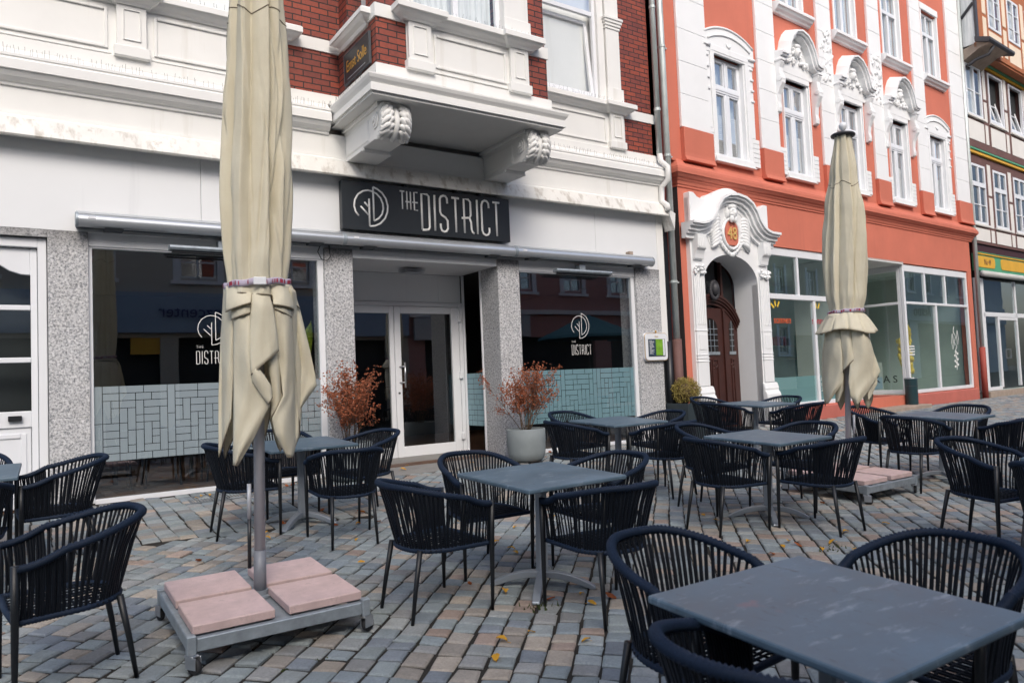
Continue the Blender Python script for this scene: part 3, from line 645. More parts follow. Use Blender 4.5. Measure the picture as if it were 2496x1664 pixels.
# menu case
MC = empty('menu_case', (9.09,9.08,1.585), 0, 'white rounded menu case with gold rim on the granite pillar', 'display case')
def rrect(w, h, r, n=5, bulge=0):
    p = []
    for cx, cz, a0 in ((w-r,h-r,0),(-w+r,h-r,90),(-w+r,-h+r,180),(w-r,-h+r,270)):
        for i in range(n+1):
            t = rad(a0+90*i/n); p.append((cx+r*cos(t), cz+r*sin(t)))
    return [(x, z+(bulge*(1-(x/w)**2) if z > 0 else -bulge*(1-(x/w)**2))) for x, z in p]
MB().extr(rrect(.275,.235,.06,bulge=.018), 'y', -.05, 0).build('back_box', 'white_plastic', MC, bev=.01, seg=2)
MB().extr(rrect(.262,.222,.055,bulge=.018), 'y', -.066, -.0505).build('door', 'white_plastic', MC, bev=.006, seg=2)
pts = rrect(.268,.228,.058,bulge=.018); MB().tube([(x,-.052,z) for x,z in pts], .0045, 6, True).build('gold_rim', 'gold', MC, smooth=True)
MB().box(-.20,.20,-.069,-.0665,-.165,.135).build('board', 'dark_metal', MC)
sh = MB(); sh.box(-.195,-.03,-.0725,-.0695,-.15,.13); s_ = sh.build('menu_sheet', 'menu_navy', MC)
m = MB(); r2 = random.Random(1)
for k in range(15): m.box(-.175,-.175+r2.uniform(.05,.125),-.0745,-.0728,.105-.016*k,.111-.016*k)
m.build('menu_text', 'sign_white', s_)
MB().box(-.025,.14,-.0725,-.0695,-.145,.13).build('menu_sheet', 'menu_green', MC)
MB().box(.145,.185,-.0725,-.0695,-.15,.13).build('menu_sheet', 'white_plastic', MC)
MB().blob((0,-.06,.262),(.018,.015,.024)).build('crest', 'gold', MC, smooth=True)
text_mb('Menü', .036, .002).xf(Matrix.Translation((0,-.069,.165))).build('lettering', 'gold', MC)
# name plate on the side of the bay
PL = empty('name_plate', (3.55,8.42,5.205), rad(-90), 'black glass name plate with gold lettering on the bay brickwork', 'sign')
MB().box(-.40,.40,-.03,-.005,-.185,.195).build('plate', 'sign_black', PL)
MB().frame(-.41,.41,-.195,.205,.012,-.034,-.004).build('plate_frame', 'dark_metal', PL)
text_mb('Ernst Solle', .21, .003, .72).xf(Matrix.Translation((0,-.0325,-.05))).build('lettering', 'gold', PL)
m = MB(); m.box(-.3,.28,-.0315,-.0305,-.145,-.135); m.build('small_print', 'galvanised', PL)
# loose black cables
cb = MB().tube([(3.22,-.05,2.98),(3.17,-.07,2.87),(3.22,-.06,2.78),(3.29,-.06,2.76),(3.34,-.06,2.82),(3.33,-.05,2.92),(3.34,-.02,2.97)], .006, 6).build('cable', 'black_paint', None, smooth=True, loc=(0,9.1,0)); tag(cb, 'thin black cable looping down from the awning', 'cable')
# ------------------------------------------------------------------ the red stuccoed house (local: x = u along its front)
AR = rad(3.39)
RB = empty('red_house', (9.6, 9.12, 0), AR, 'salmon red stucco house with white baroque window surrounds and arched portal', 'building')
WC = [2.08, 4.43, 6.79, 9.14, 11.42]
holes = [(c-.50, c+.50, 5.20, 7.30) for c in WC] + [(c-.48, c+.48, 8.93, 10.75) for c in WC[1:]]
MB().wallh(.20, 13.38, 4.98, 12.6, holes, 0, .22).build('upper_wall', 'red_stucco', RB)
MB().wallh(.34, 13.12, -.05, 4.62, [(.80,2.58,-.05,3.40),(2.99,12.86,.31,3.63)], 0, .25).build('ground_floor_wall', 'red_stucco', RB)
m = MB(); m.box(-.14,.36,.13,.5,0,12.5); m.build('return_wall', 'red_dark', RB)  # darker red puts the shadow on this set-back strip into its colour
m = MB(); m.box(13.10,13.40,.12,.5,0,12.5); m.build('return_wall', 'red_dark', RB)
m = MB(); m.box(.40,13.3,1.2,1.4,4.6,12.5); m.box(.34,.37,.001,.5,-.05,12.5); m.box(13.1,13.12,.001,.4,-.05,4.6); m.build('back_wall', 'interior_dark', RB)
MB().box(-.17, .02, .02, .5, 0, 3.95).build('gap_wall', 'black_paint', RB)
# plinth below the shop window
MB().sweep([(.0,-.1),(.045,-.1),(.045,.27),(.03,.285),(.0,.29)], [(2.97,0),(6.75,0),(6.75,1.2)]).build('plinth', 'red_plinth', RB)
MB().sweep([(.0,-.1),(.045,-.1),(.045,.29),(.03,.305),(.0,.31)], [(8.97,1.6),(8.97,0),(12.92,0),(12.92,.1)]).build('plinth', 'red_plinth', RB)
# cornice between ground and first floor
prof = [(-.02,4.50),(.02,4.505),(.02,4.545),(.035,4.55),(.05,4.60),(.075,4.625),(.08,4.655),(.11,4.665),(.14,4.70),(.145,4.72),(.165,4.722),(.165,4.80),(.15,4.81),(.145,4.84),(.11,4.88),(.07,4.93),(.03,4.965),(.0,5.02),(-.02,5.03)]
MB().sweep(prof, [(.35,.2),(.35,0),(13.25,0),(13.25,.3)]).build('cornice', 'red_stucco', RB)
# pedestals and block quoins
Q = [(.50,1.395),(3.02,3.735),(5.42,6.085),(7.80,8.46),(10.16,10.83),(12.45,13.36)]
for i, (a, b_) in enumerate(Q):
    flare = [(.0,4.99),(-.13,4.99),(-.115,5.03),(-.095,5.08),(-.09,5.14),(-.09,5.615),(.0,5.615)]
    MB().extr(flare, 'x', a+.01, b_-.01).build('pedestal', 'red_stucco', RB, bev=.006)
    m = MB(); z = 5.62; k = 0
    m.box(a+.006, b_-.066, -.054, .01, 5.62, 12.5)
    while z < 12.4:
        h = .62; m.box(a, b_-.06, -.062, -.002, z+.003, z+h-.003); z += h
    if i == 0: m.box(1.02, 1.335, -.03, .005, 5.63, 12.5)
    q = m.build('quoin', 'white_stucco', RB, bev=.008)
    if i in (2,3):
        m = MB(); r2 = random.Random(i)
        xc = (a+b_)/2-.03
        for k in range(46):
            t = r2.random(); zz = 7.55+1.25*t; ww = .26*(1-.55*abs(t-.55)*1.6)
            m.blob((xc+r2.uniform(-ww,ww), -.062+r2.uniform(-.01,.01), zz), (r2.uniform(.025,.06), r2.uniform(.02,.035), r2.uniform(.04,.10)), (r2.uniform(-.4,.4), r2.uniform(-.8,.8), 0), 7, 5)
        m.build('stucco_ornament', 'white_stucco', q, smooth=True)

def red_window(c, kind, z0=5.20, zu=False):
    """first floor window: frame with two lower and two upper lights, surround, blockwork strips, arch or hood"""
    o = MB(); hw = .46
    o.frame(c-hw, c+hw, z0+.05, 7.26, .06, .075, .14); o.box(c-hw+.06, c+hw-.06, .055, .14, 6.56, 6.70); o.box(c-hw+.06, c+hw-.06, .045, .06, 6.60, 6.66)
    o.box(c-.055, c+.055, .06, .14, z0+.11, 6.56); o.box(c-.035, c+.035, .07, .14, 6.70, 7.20)
    for s_ in (-1,1):
        xa, xb = (c-hw+.06, c-.055) if s_ < 0 else (c+.055, c+hw-.06)
        o.frame(xa, xb, z0+.11, 6.56, .035, .07, .138); o.frame(xa, xb, 6.70, 7.20, .03, .075, .138)
    w = o.build('window', 'white_plastic', RB, bev=.005)
    MB().quad((c-hw+.03, .11, z0+.08),( c+hw-.03, .11, z0+.08),( c+hw-.03, .11, 7.23),(c-hw+.03, .11, 7.23)).build('pane', 'glass_upper', w)
    m = MB()
    for k in range(22): m.box(c-hw, c+hw, .16, .19, z0+.05+k*.042, z0+.083+k*.042)
    m.build('blind', 'white_shade', w)
    MB().grid([[(c-.46+.92*k/30, .24+.015*sin(k*1.7), zz) for k in range(31)] for zz in (z0,7.3)]).build('curtain', 'curtain', w, smooth=True)  # pale sheet added behind the glass to brighten the window
    # surround
    m = MB()
    for s_ in (-1,1):
        xa = c+s_*.50; xb = c+s_*(.615 if kind == 'arch' else .53); m.box(min(xa,xb), max(xa,xb), -.055, .10, z0-.02, 7.30); xa2 = c+s_*.46
        m.box(min(xa2,xa), max(xa2,xa), -.02, .12, z0, 7.30)
    sw_ = .615 if kind == 'arch' else .53; m.box(c-sw_, c+sw_, -.055, .10, 7.30, 7.43); m.box(c-sw_-.005, c+sw_+.005, -.085, .10, z0-.06, z0+.05); m.box(c-sw_-.03, c+sw_+.03, -.11, .05, z0-.085, z0-.061)
    s = m.build('surround', 'white_stucco', w, bev=.01, seg=2)
    for sx in (-1,1):
        m = MB()
        for k in range(6):
            xa = c+sx*(sw_+.005); xb = c+sx*(.85 if kind == 'arch' else .74); m.box(min(xa,xb), max(xa,xb), -.05, .01, 5.185+k*.0965, 5.185+k*.0965+.088)
        xa = c+sx*(sw_+.005); xb = c+sx*(.845 if kind == 'arch' else .735); m.box(min(xa,xb), max(xa,xb), -.038, .01, 5.18, 5.76)
        m.build('block_strip', 'white_stucco', w, bev=.004)
    if kind == 'arch':
        m = MB()
        for sx in (-1,1):
            xa = c+sx*.625; xb = c+sx*.76; m.box(min(xa,xb), max(xa,xb), -.035, .01, 5.77, 7.28)
            for k in range(4): m.box(min(c+sx*.66,c+sx*.76), max(c+sx*.66,c+sx*.76), -.06, .0, 7.22-.22*k-.05, 7.22-.22*k)
        R_ = 1.62; zc = 7.86-R_
        arc = [(c+R_*sin(t), zc+R_*cos(t)) for t in [rad(-30.5+61*i/24) for i in range(25)]]
        m.extr([(c-.82,7.26),*arc,(c+.82,7.26)], 'y', -.045, .01)
        arch = m.build('arched_head', 'white_stucco', w, bev=.008)
        m = MB(); R2 = R_-.17
        m.tube([(c+R2*sin(t), -.05, zc+R2*cos(t)) for t in [rad(-28+56*i/24) for i in range(25)]], .022, 6)
        m.tube([(c+R_*.985*sin(t), -.045, zc+R_*.985*cos(t)) for t in [rad(-30+60*i/24) for i in range(25)]], .025, 6)
        for sx in (-1,1): m.box(min(c+sx*.62,c+sx*.82), max(c+sx*.62,c+sx*.82), -.075, -.04, 7.36, 7.42)
        m.tube([(c+.075*sin(t)-.02, -.05, 7.56+.085*cos(t)) for t in [rad(95+170*i/10) for i in range(11)]], [.006+.02*sin(PI*i/10) for i in range(11)], 6)
        m.build('moulding', 'white_stucco', arch, smooth=True)
    else:
        # swept hood on consoles
        pts = [(-.80,7.60),(-.60,7.605),(-.50,7.66),(-.44,7.78),(-.385,7.94),(-.29,8.09),(-.16,8.20),(0,8.24),(.16,8.20),(.29,8.09),(.385,7.94),(.44,7.78),(.50,7.66),(.60,7.605),(.80,7.60)]
        def off(k):
            out = []
            for i, p in enumerate(pts):
                a = Vector(pts[max(i-1,0)]); b_ = Vector(pts[min(i+1,len(pts)-1)]); d = (b_-a).normalized(); out.append((p[0]-d.y*k, p[1]+d.x*k))
            return out
        m = MB(); lay = [(0,.05,-.20),(.05,.085,-.255),(.085,.125,-.29)]
        for k0, k1, y in lay:
            A = off(k0); B = off(k1); rows = [[(c+p[0],0.01,p[1]) for p in A],[(c+p[0],y,p[1]) for p in A],[(c+p[0],y,p[1]) for p in B],[(c+p[0],.01,p[1]+.10*(k1 == .125)) for p in B]]
            m.grid(rows)
            for e in (0,-1): m.add([r[e] for r in rows], [(0,1,2,3)])
        m.extr([(c+p[0], p[1]) for p in off(.02)] + [(c+.62,7.42),(c-.62,7.42)], 'y', -.06, .01)
        hood = m.build('hood', 'white_stucco', w)
        m = MB(); r2 = random.Random(int(c*7))
        m.blob((c,-.10,7.93),(.095,.09,.13),(0,0,0),10,8); m.blob((c,-.17,7.91),(.03,.04,.035)); m.blob((c,-.12,8.04),(.12,.07,.06))
        for k in range(34):
            a = r2.uniform(-.42,.42); zz = 7.66+.40*(1-(abs(a)/.45)**1.3)*r2.random(); m.blob((c+a,-.09,zz),(r2.uniform(.025,.055),.04,r2.uniform(.03,.06)),(0,r2.uniform(-1,1),0),7,5)
        m.build('stucco_ornament', 'white_stucco', hood, smooth=True)
        for sx in (-1,1):
            x0 = c+sx*.66; x1 = c+sx*.80
            side = [(.01,7.60),(-.20,7.60),(-.205,7.52),(-.16,7.42),(-.17,7.30),(-.21,7.20),(-.205,7.08),(-.15,6.98),(-.10,6.86),(-.085,6.70),(-.10,6.58),(-.09,6.50),(-.05,6.47),(.01,6.47)]
            m = MB().extr(side, 'x', min(x0,x1), max(x0,x1)); m.box(min(x0,x1)-.02, max(x0,x1)+.02, -.225, .01, 7.55, 7.605)
            m.extr([(-.155+.06*cos(2*PI*i/14), 7.17+.06*sin(2*PI*i/14)) for i in range(14)], 'x', min(x0,x1)-.015, max(x0,x1)+.015)
            m.build('console', 'white_stucco', hood, bev=.012, seg=2)
    return w
for i, c in enumerate(WC): red_window(c, 'arch' if i in (0,4) else 'hood')
for i, c in enumerate(WC[1:]):
    m = MB().frame(c-.47, c+.47, 8.95, 10.74, .07, .06, .13); m.box(c-.05, c+.05, .05, .13, 9.02, 10.1); m.box(c-.40, c+.40, .045, .13, 10.1, 10.2); m.box(c-.03, c+.03, .06, .13, 10.2, 10.67)
    w = m.build('window', 'white_plastic', RB, bev=.005); MB().quad((c-.42, .10, 9.0),( c+.42, .10, 9.0),( c+.42, .10, 10.7),(c-.42, .10, 10.7)).build('pane', 'glass_upper', w)
    MB().grid([[(c-.42+.84*k/30, .17+.015*sin(k*1.7), zz) for k in range(31)] for zz in (8.97,10.7)]).build('curtain', 'curtain', w, smooth=True)  # pale sheet added here too, so the panes look brighter
    m = MB()
    for s_ in (-1,1): m.box(min(c+s_*.47,c+s_*.53), max(c+s_*.47,c+s_*.53), -.03, .1, 8.925, 10.755)
    m.box(c-.56, c+.56, -.04, .1, 10.76, 10.95); m.build('surround', 'white_stucco', w, bev=.008)
    MB().extr([(.01,8.66),(-.06,8.665),(-.08,8.70),(-.13,8.73),(-.16,8.78),(-.19,8.785),(-.19,8.85),(-.17,8.87),(.01,8.92)], 'x', c-.70, c+.70).build('sill', 'white_stucco', w, bev=.004)
# drainpipe between the houses
o = MB().tube([(.085,-.02,12.4),(.085,-.02,1.70)], .060, 14).build('drainpipe', 'zinc', RB, smooth=True)
m = MB()
for z in (7.0,5.0,2.72,10): m.lathe([(.07,z),(.07,z+.04)], .085, -.02, 14); m.box(.15,.22,-.03,.0,z+.005,z+.03)
m.build('pipe_clamp', 'zinc', o); MB().tube([(.085,-.02,-.05),(.085,-.02,1.72)], .085, 14).build('cast_iron_foot', 'timber_brown', o, smooth=True)
MB().tube([(-.10,.02,-.05),(-.10,.02,1.69)], .06, 10).build('cast_iron_foot', 'black_paint', o, smooth=True)
o = MB().tube([(13.42,-.04,12.4),(13.42,-.04,1.45)], .058, 14).build('drainpipe', 'zinc', RB, smooth=True); MB().tube([(13.42,-.04,-.05),(13.42,-.04,1.46)], .078, 14).build('pipe_foot', 'red_dark', o, smooth=True)

# ---- portal
PT = MB(); c = 1.69; hw = .832; sp = 2.79; rise = .535
arc = [(c+hw*cos(t), sp+rise*sin(t)) for t in [PI*i/32 for i in range(33)]]
# front face as a strip between the arch and a rectangle
outer = []
for x, z in arc:
    outer.append((x, 4.30))
PT.strip([(x,-.09,z) for x, z in arc], [(x,-.09,z) for x, z in outer])
PT.strip([(x,-.09,z) for x, z in arc], [(x,.46,z) for x, z in arc])
for s_ in (-1,1):
    xa = c+s_*hw; xb = c+s_*1.19; PT.box(min(xa,xb), max(xa,xb), -.09, .05, -.05, 4.3); xi = c+s_*(hw+.02)
    PT.quad((xa,-.09,-.05),(xa,.46,-.05),(xa,.46,sp),(xa,-.09,sp))
PR = PT.build('portal', 'white_stucco', RB)
for s_ in (-1,1):
    x0, x1 = sorted((c+s_*.86, c+s_*1.17))
    m = MB(); m.box(x0, x1, -.125, -.089, .86, 2.95)
    for k in range(5): m.box(x0+.035+.052*k, x0+.063+.052*k, -.137, -.1249, 1.98, 2.92)
    for z in (1.30,1.36,1.42,1.86): m.box(x0-.012, x1+.012, -.135, -.0888, z, z+.018)
    m.box(x0+.06,x1-.06,-.134,-.1248,1.52,1.80)
    m.build('pilaster', 'white_stucco', PR, bev=.006)
    fl = [(-.09,.86),(-.13,.84),(-.16,.74),(-.15,.70),(-.17,.68),(-.20,.62),(-.20,.54),(-.18,.50),(-.21,.47),(-.21,-.05),(-.09,-.05)]
    MB().extr(fl, 'x', x0-.07, x1+.09).build('pilaster_base', 'white_stucco', PR, bev=.015, seg=2)
    m = MB(); side = [(-.09,3.62),(-.24,3.62),(-.235,3.40),(-.22,3.36),(-.19,3.33),(-.165,3.26),(-.15,3.18),(-.09,3.16)]
    m.extr(side, 'x', x0+.03, x1-.03)
    for k in range(4): m.box(x0+.05+.052*k, x0+.075+.052*k, -.25, -.2349, 3.36, 3.56)
    m.build('console', 'white_stucco', PR, bev=.008)
    m = MB(); r2 = random.Random(4+s_)
    for k in range(26): m.blob((r2.uniform(x0+.02,x1-.02), -.15+r2.uniform(-.03,.02), 2.98+r2.uniform(-.07,.08)), (.032,.03,.032), (0,0,0), 7, 5)
    m.build('stucco_ornament', 'white_stucco', PR, smooth=True)
# attic piece behind the hood
m = MB(); at = [(.50,3.80),(.50,4.40),(.62,4.40),(.72,4.33),(.82,4.31),(.92,4.32),(1.02,4.40)]
bk = [(c-.62+.06*i, 4.38+.22*sin(PI*(i)/20.67)) for i in range(1,21)]
at = at+bk+[(2.40,4.38),(2.50,4.32),(2.60,4.31),(2.70,4.33),(2.80,4.40),(2.92,4.40),(2.92,3.80)]
m.extr(at, 'y', -.14, .01); m.build('attic', 'white_stucco', PR, bev=.01)
pts = [(-1.36,3.80),(-1.08,3.80),(-.94,3.83),(-.80,3.90),(-.69,4.02),(-.60,4.18),(-.46,4.32),(-.26,4.41),(0,4.44),(.26,4.41),(.46,4.32),(.60,4.18),(.69,4.02),(.80,3.90),(.94,3.83),(1.08,3.80),(1.36,3.80)]
def off2(k):
    out = []
    for i, p in enumerate(pts):
        a = Vector(pts[max(i-1,0)]); b_ = Vector(pts[min(i+1,len(pts)-1)]); d = (b_-a).normalized(); out.append((p[0]*(1-.0)-d.y*k, p[1]+d.x*k))
    return out
m = MB()
for k0, k1, y in ((-.26,-.18,-.15),(-.18,-.13,-.20),(-.13,-.06,-.25),(-.06,-.02,-.31),(-.02,.025,-.35)):
    A = off2(k0); B = off2(k1); rows = [[(c+p[0],-.05,p[1]) for p in A],[(c+p[0],y,p[1]) for p in A],[(c+p[0],y,p[1]) for p in B],[(c+p[0],-.05,p[1]) for p in B]]
    m.grid(rows)
    for e in (0,-1): m.add([r[e] for r in rows], [(0,1,2,3)])
HD = m.build('hood', 'white_stucco', PR)
MB().extr([(c+p[0], p[1]) for p in off2(-.15)]+[(c+1.1,3.2),(c-1.1,3.2)], 'y', -.105, -.05) if False else None
m = MB(); m.extr([(c+p[0]*.96, p[1]-.12) for p in pts[3:-3]]+[(c+.6,3.45),(c-.6,3.45)], 'y', -.10, -.085); m.build('tympanum', 'white_stucco', PR)
# cartouche with the number, a bearded head above it and leaf wings at its sides
m = MB(); r2 = random.Random(21)
for k in range(46):
    t = 2*PI*k/46; m.blob((c+.255*cos(t), -.135, 3.72+.285*sin(t)), (.034,.035,.05), (0,-t,0), 7, 5)
for k in range(30):
    t = 2*PI*k/30; m.blob((c+.33*cos(t), -.115, 3.70+.36*sin(t)+.02*sin(5*t)), (.05,.035,.06), (0,-t+.6,0), 7, 5)
m.blob((c,-.17,4.12),(.10,.10,.13),a=12,b=9); m.blob((c,-.25,4.11),(.022,.03,.04)); m.blob((c,-.16,4.23),(.15,.09,.07),a=12,b=8)
for sx in (-1,1):
    m.blob((c+sx*.045,-.245,4.16),(.03,.02,.018)); m.blob((c+sx*.06,-.215,4.085),(.04,.035,.03)); m.blob((c+sx*.13,-.14,4.12),(.05,.06,.13)); m.blob((c+sx*.05,-.20,4.00),(.05,.05,.08))
    for i in range(9):
        t = i/8; bx = c+sx*(.30+.04*t); bz = 3.98-.40*t
        m.tube([(bx+sx*(.34-.10*t)*q/6, -.10-.045*sin(PI*q/6), bz+.10*sin(PI*q/6)*(1-t)-.16*(q/6)**1.4) for q in range(7)], [.040*(.5+.8*sin(PI*(q+.7)/7.6)) for q in range(7)], 7)
m.build('cartouche', 'white_stucco', PR, smooth=True)
NP = MB().extr([(c+x, 3.73+z) for x, z in rrect(.195,.225,.10)], 'y', -.150, -.10).build('number_plate', 'red_stucco', PR)
text_mb('48', .34, .02, .85).xf(Matrix.Translation((c,-.162,3.615))).build('lettering', 'gold_light', NP)
# door
yd = .44
m = MB(); m.box(.80,2.58,yd+.07,yd+.12,-.05,3.4)
DR = m.build('portal_door', 'wood_door', RB)
def leaf(x0, x1, nm, win):
    m = MB(); m.box(x0, x1, yd, yd+.065, .0, 2.36)
    o = m.build(nm, 'wood_door', DR, bev=.006)
    a, b_ = win
    z0, z1 = 1.50, 2.06
    top = [(a,z0),(b_,z0),(b_,z1-.05)]+[(b_-(b_-a)*i/8, z1+.10*sin(PI*i/8)*(1 if b_-a > .3 else .3)) for i in range(1,8)]+[(a,z1-.05)]
    MB().extr(top, 'y', yd-.006, yd+.003).build('pane', 'glass_leaded', o)
    m = MB(); m.box(a-.03, b_+.03, yd-.022, yd-.001, z0-.06, z0)
    n = max(2, int((b_-a)/.11))
    for i in range(1,n): x = a+(b_-a)*i/n; m.box(x-.006, x+.006, yd-.012, yd-.0065, z0, z1+.06)
    for i in range(1,5): z = z0+(z1-z0)*i/5; m.box(a, b_, yd-.0115, yd-.007, z-.006, z+.006)
    m.build('lead_bars', 'galvanised', o)
    k = 2 if b_-a > .3 else 1; w_ = (b_-a)/k; m = MB()
    for i in range(k): m.frame(a+i*w_+.015, a+(i+1)*w_-.015, .25, 1.36, .03, yd-.018, yd-.0005)
    r2 = random.Random(6)
    for i in range(k):
        for q in range(10): m.blob((a+(i+.5)*w_+r2.uniform(-.06,.06), yd-.005, 1.22+r2.uniform(-.08,.07)), (.02,.014,.022), (0,0,0), 6, 4)
    m.build('door_panel', 'wood_door', o, bev=.004)
leaf(.88,1.28,'side_leaf',(.98,1.12)); leaf(1.30,2.04,'middle_leaf',(1.40,1.86)); leaf(2.10,2.52,'side_leaf',(2.24,2.38))
m = MB(); m.box(2.045,2.095,yd-.03,yd+.07,0,2.36); m.box(1.282,1.298,yd-.03,yd+.07,0,2.36)
def arcz(k, r0=1.55): return [(c+r0*sin(t)*.58, 2.56+k+ (r0*cos(t)-r0)*.62) for t in [rad(-62+124*i/20) for i in range(21)]]
for k, y in ((-.14,-.02),(-.08,-.05),(-.03,-.08),(.02,-.10)):
    A = arcz(k); B = arcz(k+.055); rows = [[(p[0],yd+.07,p[1]) for p in A],[(p[0],yd+y,p[1]) for p in A],[(p[0],yd+y,p[1]) for p in B],[(p[0],yd+.07,p[1]) for p in B]]; m.grid(rows)
for x in (1.30,2.06): m.box(x-.03,x+.03,yd-.02,yd+.07,2.3,3.4)
m.build('door_hood', 'wood_door', DR, bev=.004)
for a, b_ in ((.88,1.27),(1.33,2.03),(2.09,2.5)): MB().box(a,b_,yd+.05,yd+.056,2.2,3.4).build('fanlight', 'glass_leaded', DR)
m = MB(); r2 = random.Random(9); m.blob((c,yd-.13,2.72),(.10,.09,.13))
for k in range(24):
    t = 2*PI*k/24; m.blob((c+.12*cos(t), yd-.11, 2.70+.16*sin(t)), (.04,.04,.045), (0,0,0), 6, 5)
m.build('carved_head', 'slate_dark', DR, smooth=True)

# ---- shop fronts
def shopfront(name, x0, x1, zb, zt, tr, ups, lows, y=.03, fw=.09):
    m = MB().frame(x0, x1, zb, zt, fw, y, y+.08, wb=.09, wt=.17); m.box(x0+fw, x1-fw, y-.015, y+.075, tr[0], tr[1])
    for u in ups: m.box(u-.035, u+.035, y+.002, y+.074, tr[1], zt-.17)
    for u in lows: m.box(u-.045, u+.045, y-.004, y+.074, zb+.09, tr[0])
    o = m.build(name, 'white_plastic', RB, bev=.008)
    MB().quad((x0+fw*.5, y+.04, zb+.05),( x1-fw*.5, y+.04, zb+.05),( x1-fw*.5, y+.04, zt-.1),(x0+fw*.5, y+.04, zt-.1)).build('pane', 'glass_shop', o)
    return o
SL = shopfront('shop_window', 2.99, 6.62, .30, 3.625, (2.545,2.655), (4.19,5.4), (4.76,), fw=.07)
MB().box(3.05, 6.55, .078, .081, .39, .93).build('frosted_film', 'frost_teal', SL)
text_mb('sonnen', .22, .002).xf(Matrix.Translation((5.0,.062,2.05))).build('lettering', 'red_vinyl', SL)
text_mb('sonnen', .22, .002).xf(Matrix.Translation((3.55,.062,2.05))).build('lettering', 'orange_vinyl', SL)
for cx in (3.35,4.9):
    m = MB()
    for t in (60,100,140): m.tube([(cx+.10*cos(rad(t)),.064,2.30+.10*sin(rad(t))),(cx+.24*cos(rad(t)),.064,2.30+.24*sin(rad(t)))], .025, 6, sq=.06)
    m.build('sun_rays', 'yellow_vinyl', SL)
text_mb('H\nK\nZ', .11, .002).xf(Matrix.Translation((4.93,.062,.80))).build('lettering', 'sign_white', SL)
SR = shopfront('shop_window', 8.97, 12.86, .325, 3.605, (2.60,2.665), (10.2,11.43), (10.76,))
m = MB()
pts_ = [(11.86,.062,2.05),(11.80,.062,1.9),(11.95,.062,1.78),(11.82,.062,1.62),(11.98,.062,1.5),(11.84,.062,1.36),(11.93,.062,1.2),(11.90,.062,.85)]
m.tube(pts_, .016, 6, sq=.2); m.tube([(11.72,.062,1.85),(11.66,.062,1.6),(11.72,.062,1.42),(11.80,.062,1.55),(11.74,.062,1.85)], .014, 6, sq=.2)
m.tube([(12.06,.062,1.95),(12.12,.062,1.72),(12.04,.062,1.55),(12.0,.062,1.75),(12.06,.062,1.95)], .014, 6, sq=.2)
for k in range(9): m.blob((11.9+.1*sin(k*2.1),.063,1.35-.05*k), (.05,.004,.035))
m.build('window_drawing', 'sign_white', SR)
m = MB()
for k in range(4): m.box(9.14,9.42,.062,.064,1.30+.07*k,1.335+.07*k)
m.build('opening_hours', 'sign_white', SR)
# glazed cheek of the recessed shop entrance
m = MB(); m.box(8.97,9.05,.12,.20,.33,3.6); m.box(8.97,9.05,1.55,1.63,.33,3.6); m.box(8.975,9.045,.20,1.55,.33,.43); m.box(8.96,9.055,.20,1.55,2.60,2.665); m.box(8.975,9.045,.2,1.55,3.45,3.6)
ck = m.build('entrance_window', 'white_plastic', RB, bev=.006); MB().quad((9.005,1.6,.4),(9.005,.16,.4),(9.005,.16,3.5),(9.005,1.6,3.5)).build('pane', 'glass_shop', ck)
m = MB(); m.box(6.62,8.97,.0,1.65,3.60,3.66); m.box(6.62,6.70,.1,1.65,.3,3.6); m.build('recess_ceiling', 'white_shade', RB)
m = MB().frame(6.70,8.95,.1,3.6,.08,1.58,1.66); m.box(7.78,7.86,1.58,1.66,.18,3.52); e = m.build('shop_door', 'white_plastic', RB, bev=.006); MB().quad((6.75,1.61,.15),(8.9,1.61,.15),(8.9,1.61,3.55),(6.75,1.61,3.55)).build('pane', 'glass_shop', e)
# inside: floor, walls, counter, shelf with boxes
m = MB(); m.box(2.95,13.0,.3,5.0,-.03,.10); m.build('interior_floor', 'interior_grey', RB)
m = MB(); m.box(2.95,8.96,4.6,4.7,.1,4.5); m.box(12.95,13.05,.3,5,.1,4.5); m.box(2.85,2.95,.47,5,.1,4.5); m.box(2.95,13,.3,5,3.68,3.75); m.build('interior_wall', 'interior_grey', RB)
m = MB(); m.box(8.96,13.0,4.6,4.7,.1,4.5); m.build('interior_wall', 'interior_teal', RB)
ct = MB().box(9.5,12.3,2.3,3.0,.1,1.15).build('shop_counter', 'room_white', RB, bev=.01); MB().box(9.49,12.2,2.28,2.299,.35,.70).build('counter_front', 'fascia_blue', ct)
text_mb('A KK A S', .26, .004).xf(Matrix.Translation((8.99,.85,.62)) @ Matrix.Rotation(rad(-90),4,'Z')).build('lettering', 'black_paint', ck)
m = MB(); m.box(9.8,10.9,4.3,4.6,1.75,1.79); m.box(10.9,11.9,4.3,4.6,1.35,1.39); sh = m.build('wall_shelf', 'room_white', RB)
for k in range(5): MB().box(9.85+.17*k,10.0+.17*k,4.35,4.55,1.79,2.02+.05*(k % 2)).build('boxed_goods', ('red_vinyl','red_vinyl','letter_blue','red_vinyl','black_paint')[k], sh)
# pampas like dried bunch in the right window
m = MB(); r2 = random.Random(12)
for k in range(60):
    t = r2.random(); m.blob((10.1+.35*t+r2.uniform(-.06,.06),.75+r2.uniform(-.05,.05),.75+.95*(1-t)**1.6+r2.uniform(-.05,.05)), (.05,.05,.07), (0,0,0), 6, 4)
for k in range(50): m.blob((10.75+r2.uniform(-.08,.08),.8+r2.uniform(-.05,.05),.8+r2.random()*1.3), (.05,.05,.09), (0,0,0), 6, 4)
m.build('dried_grass', 'yellow_vinyl', RB, smooth=True)

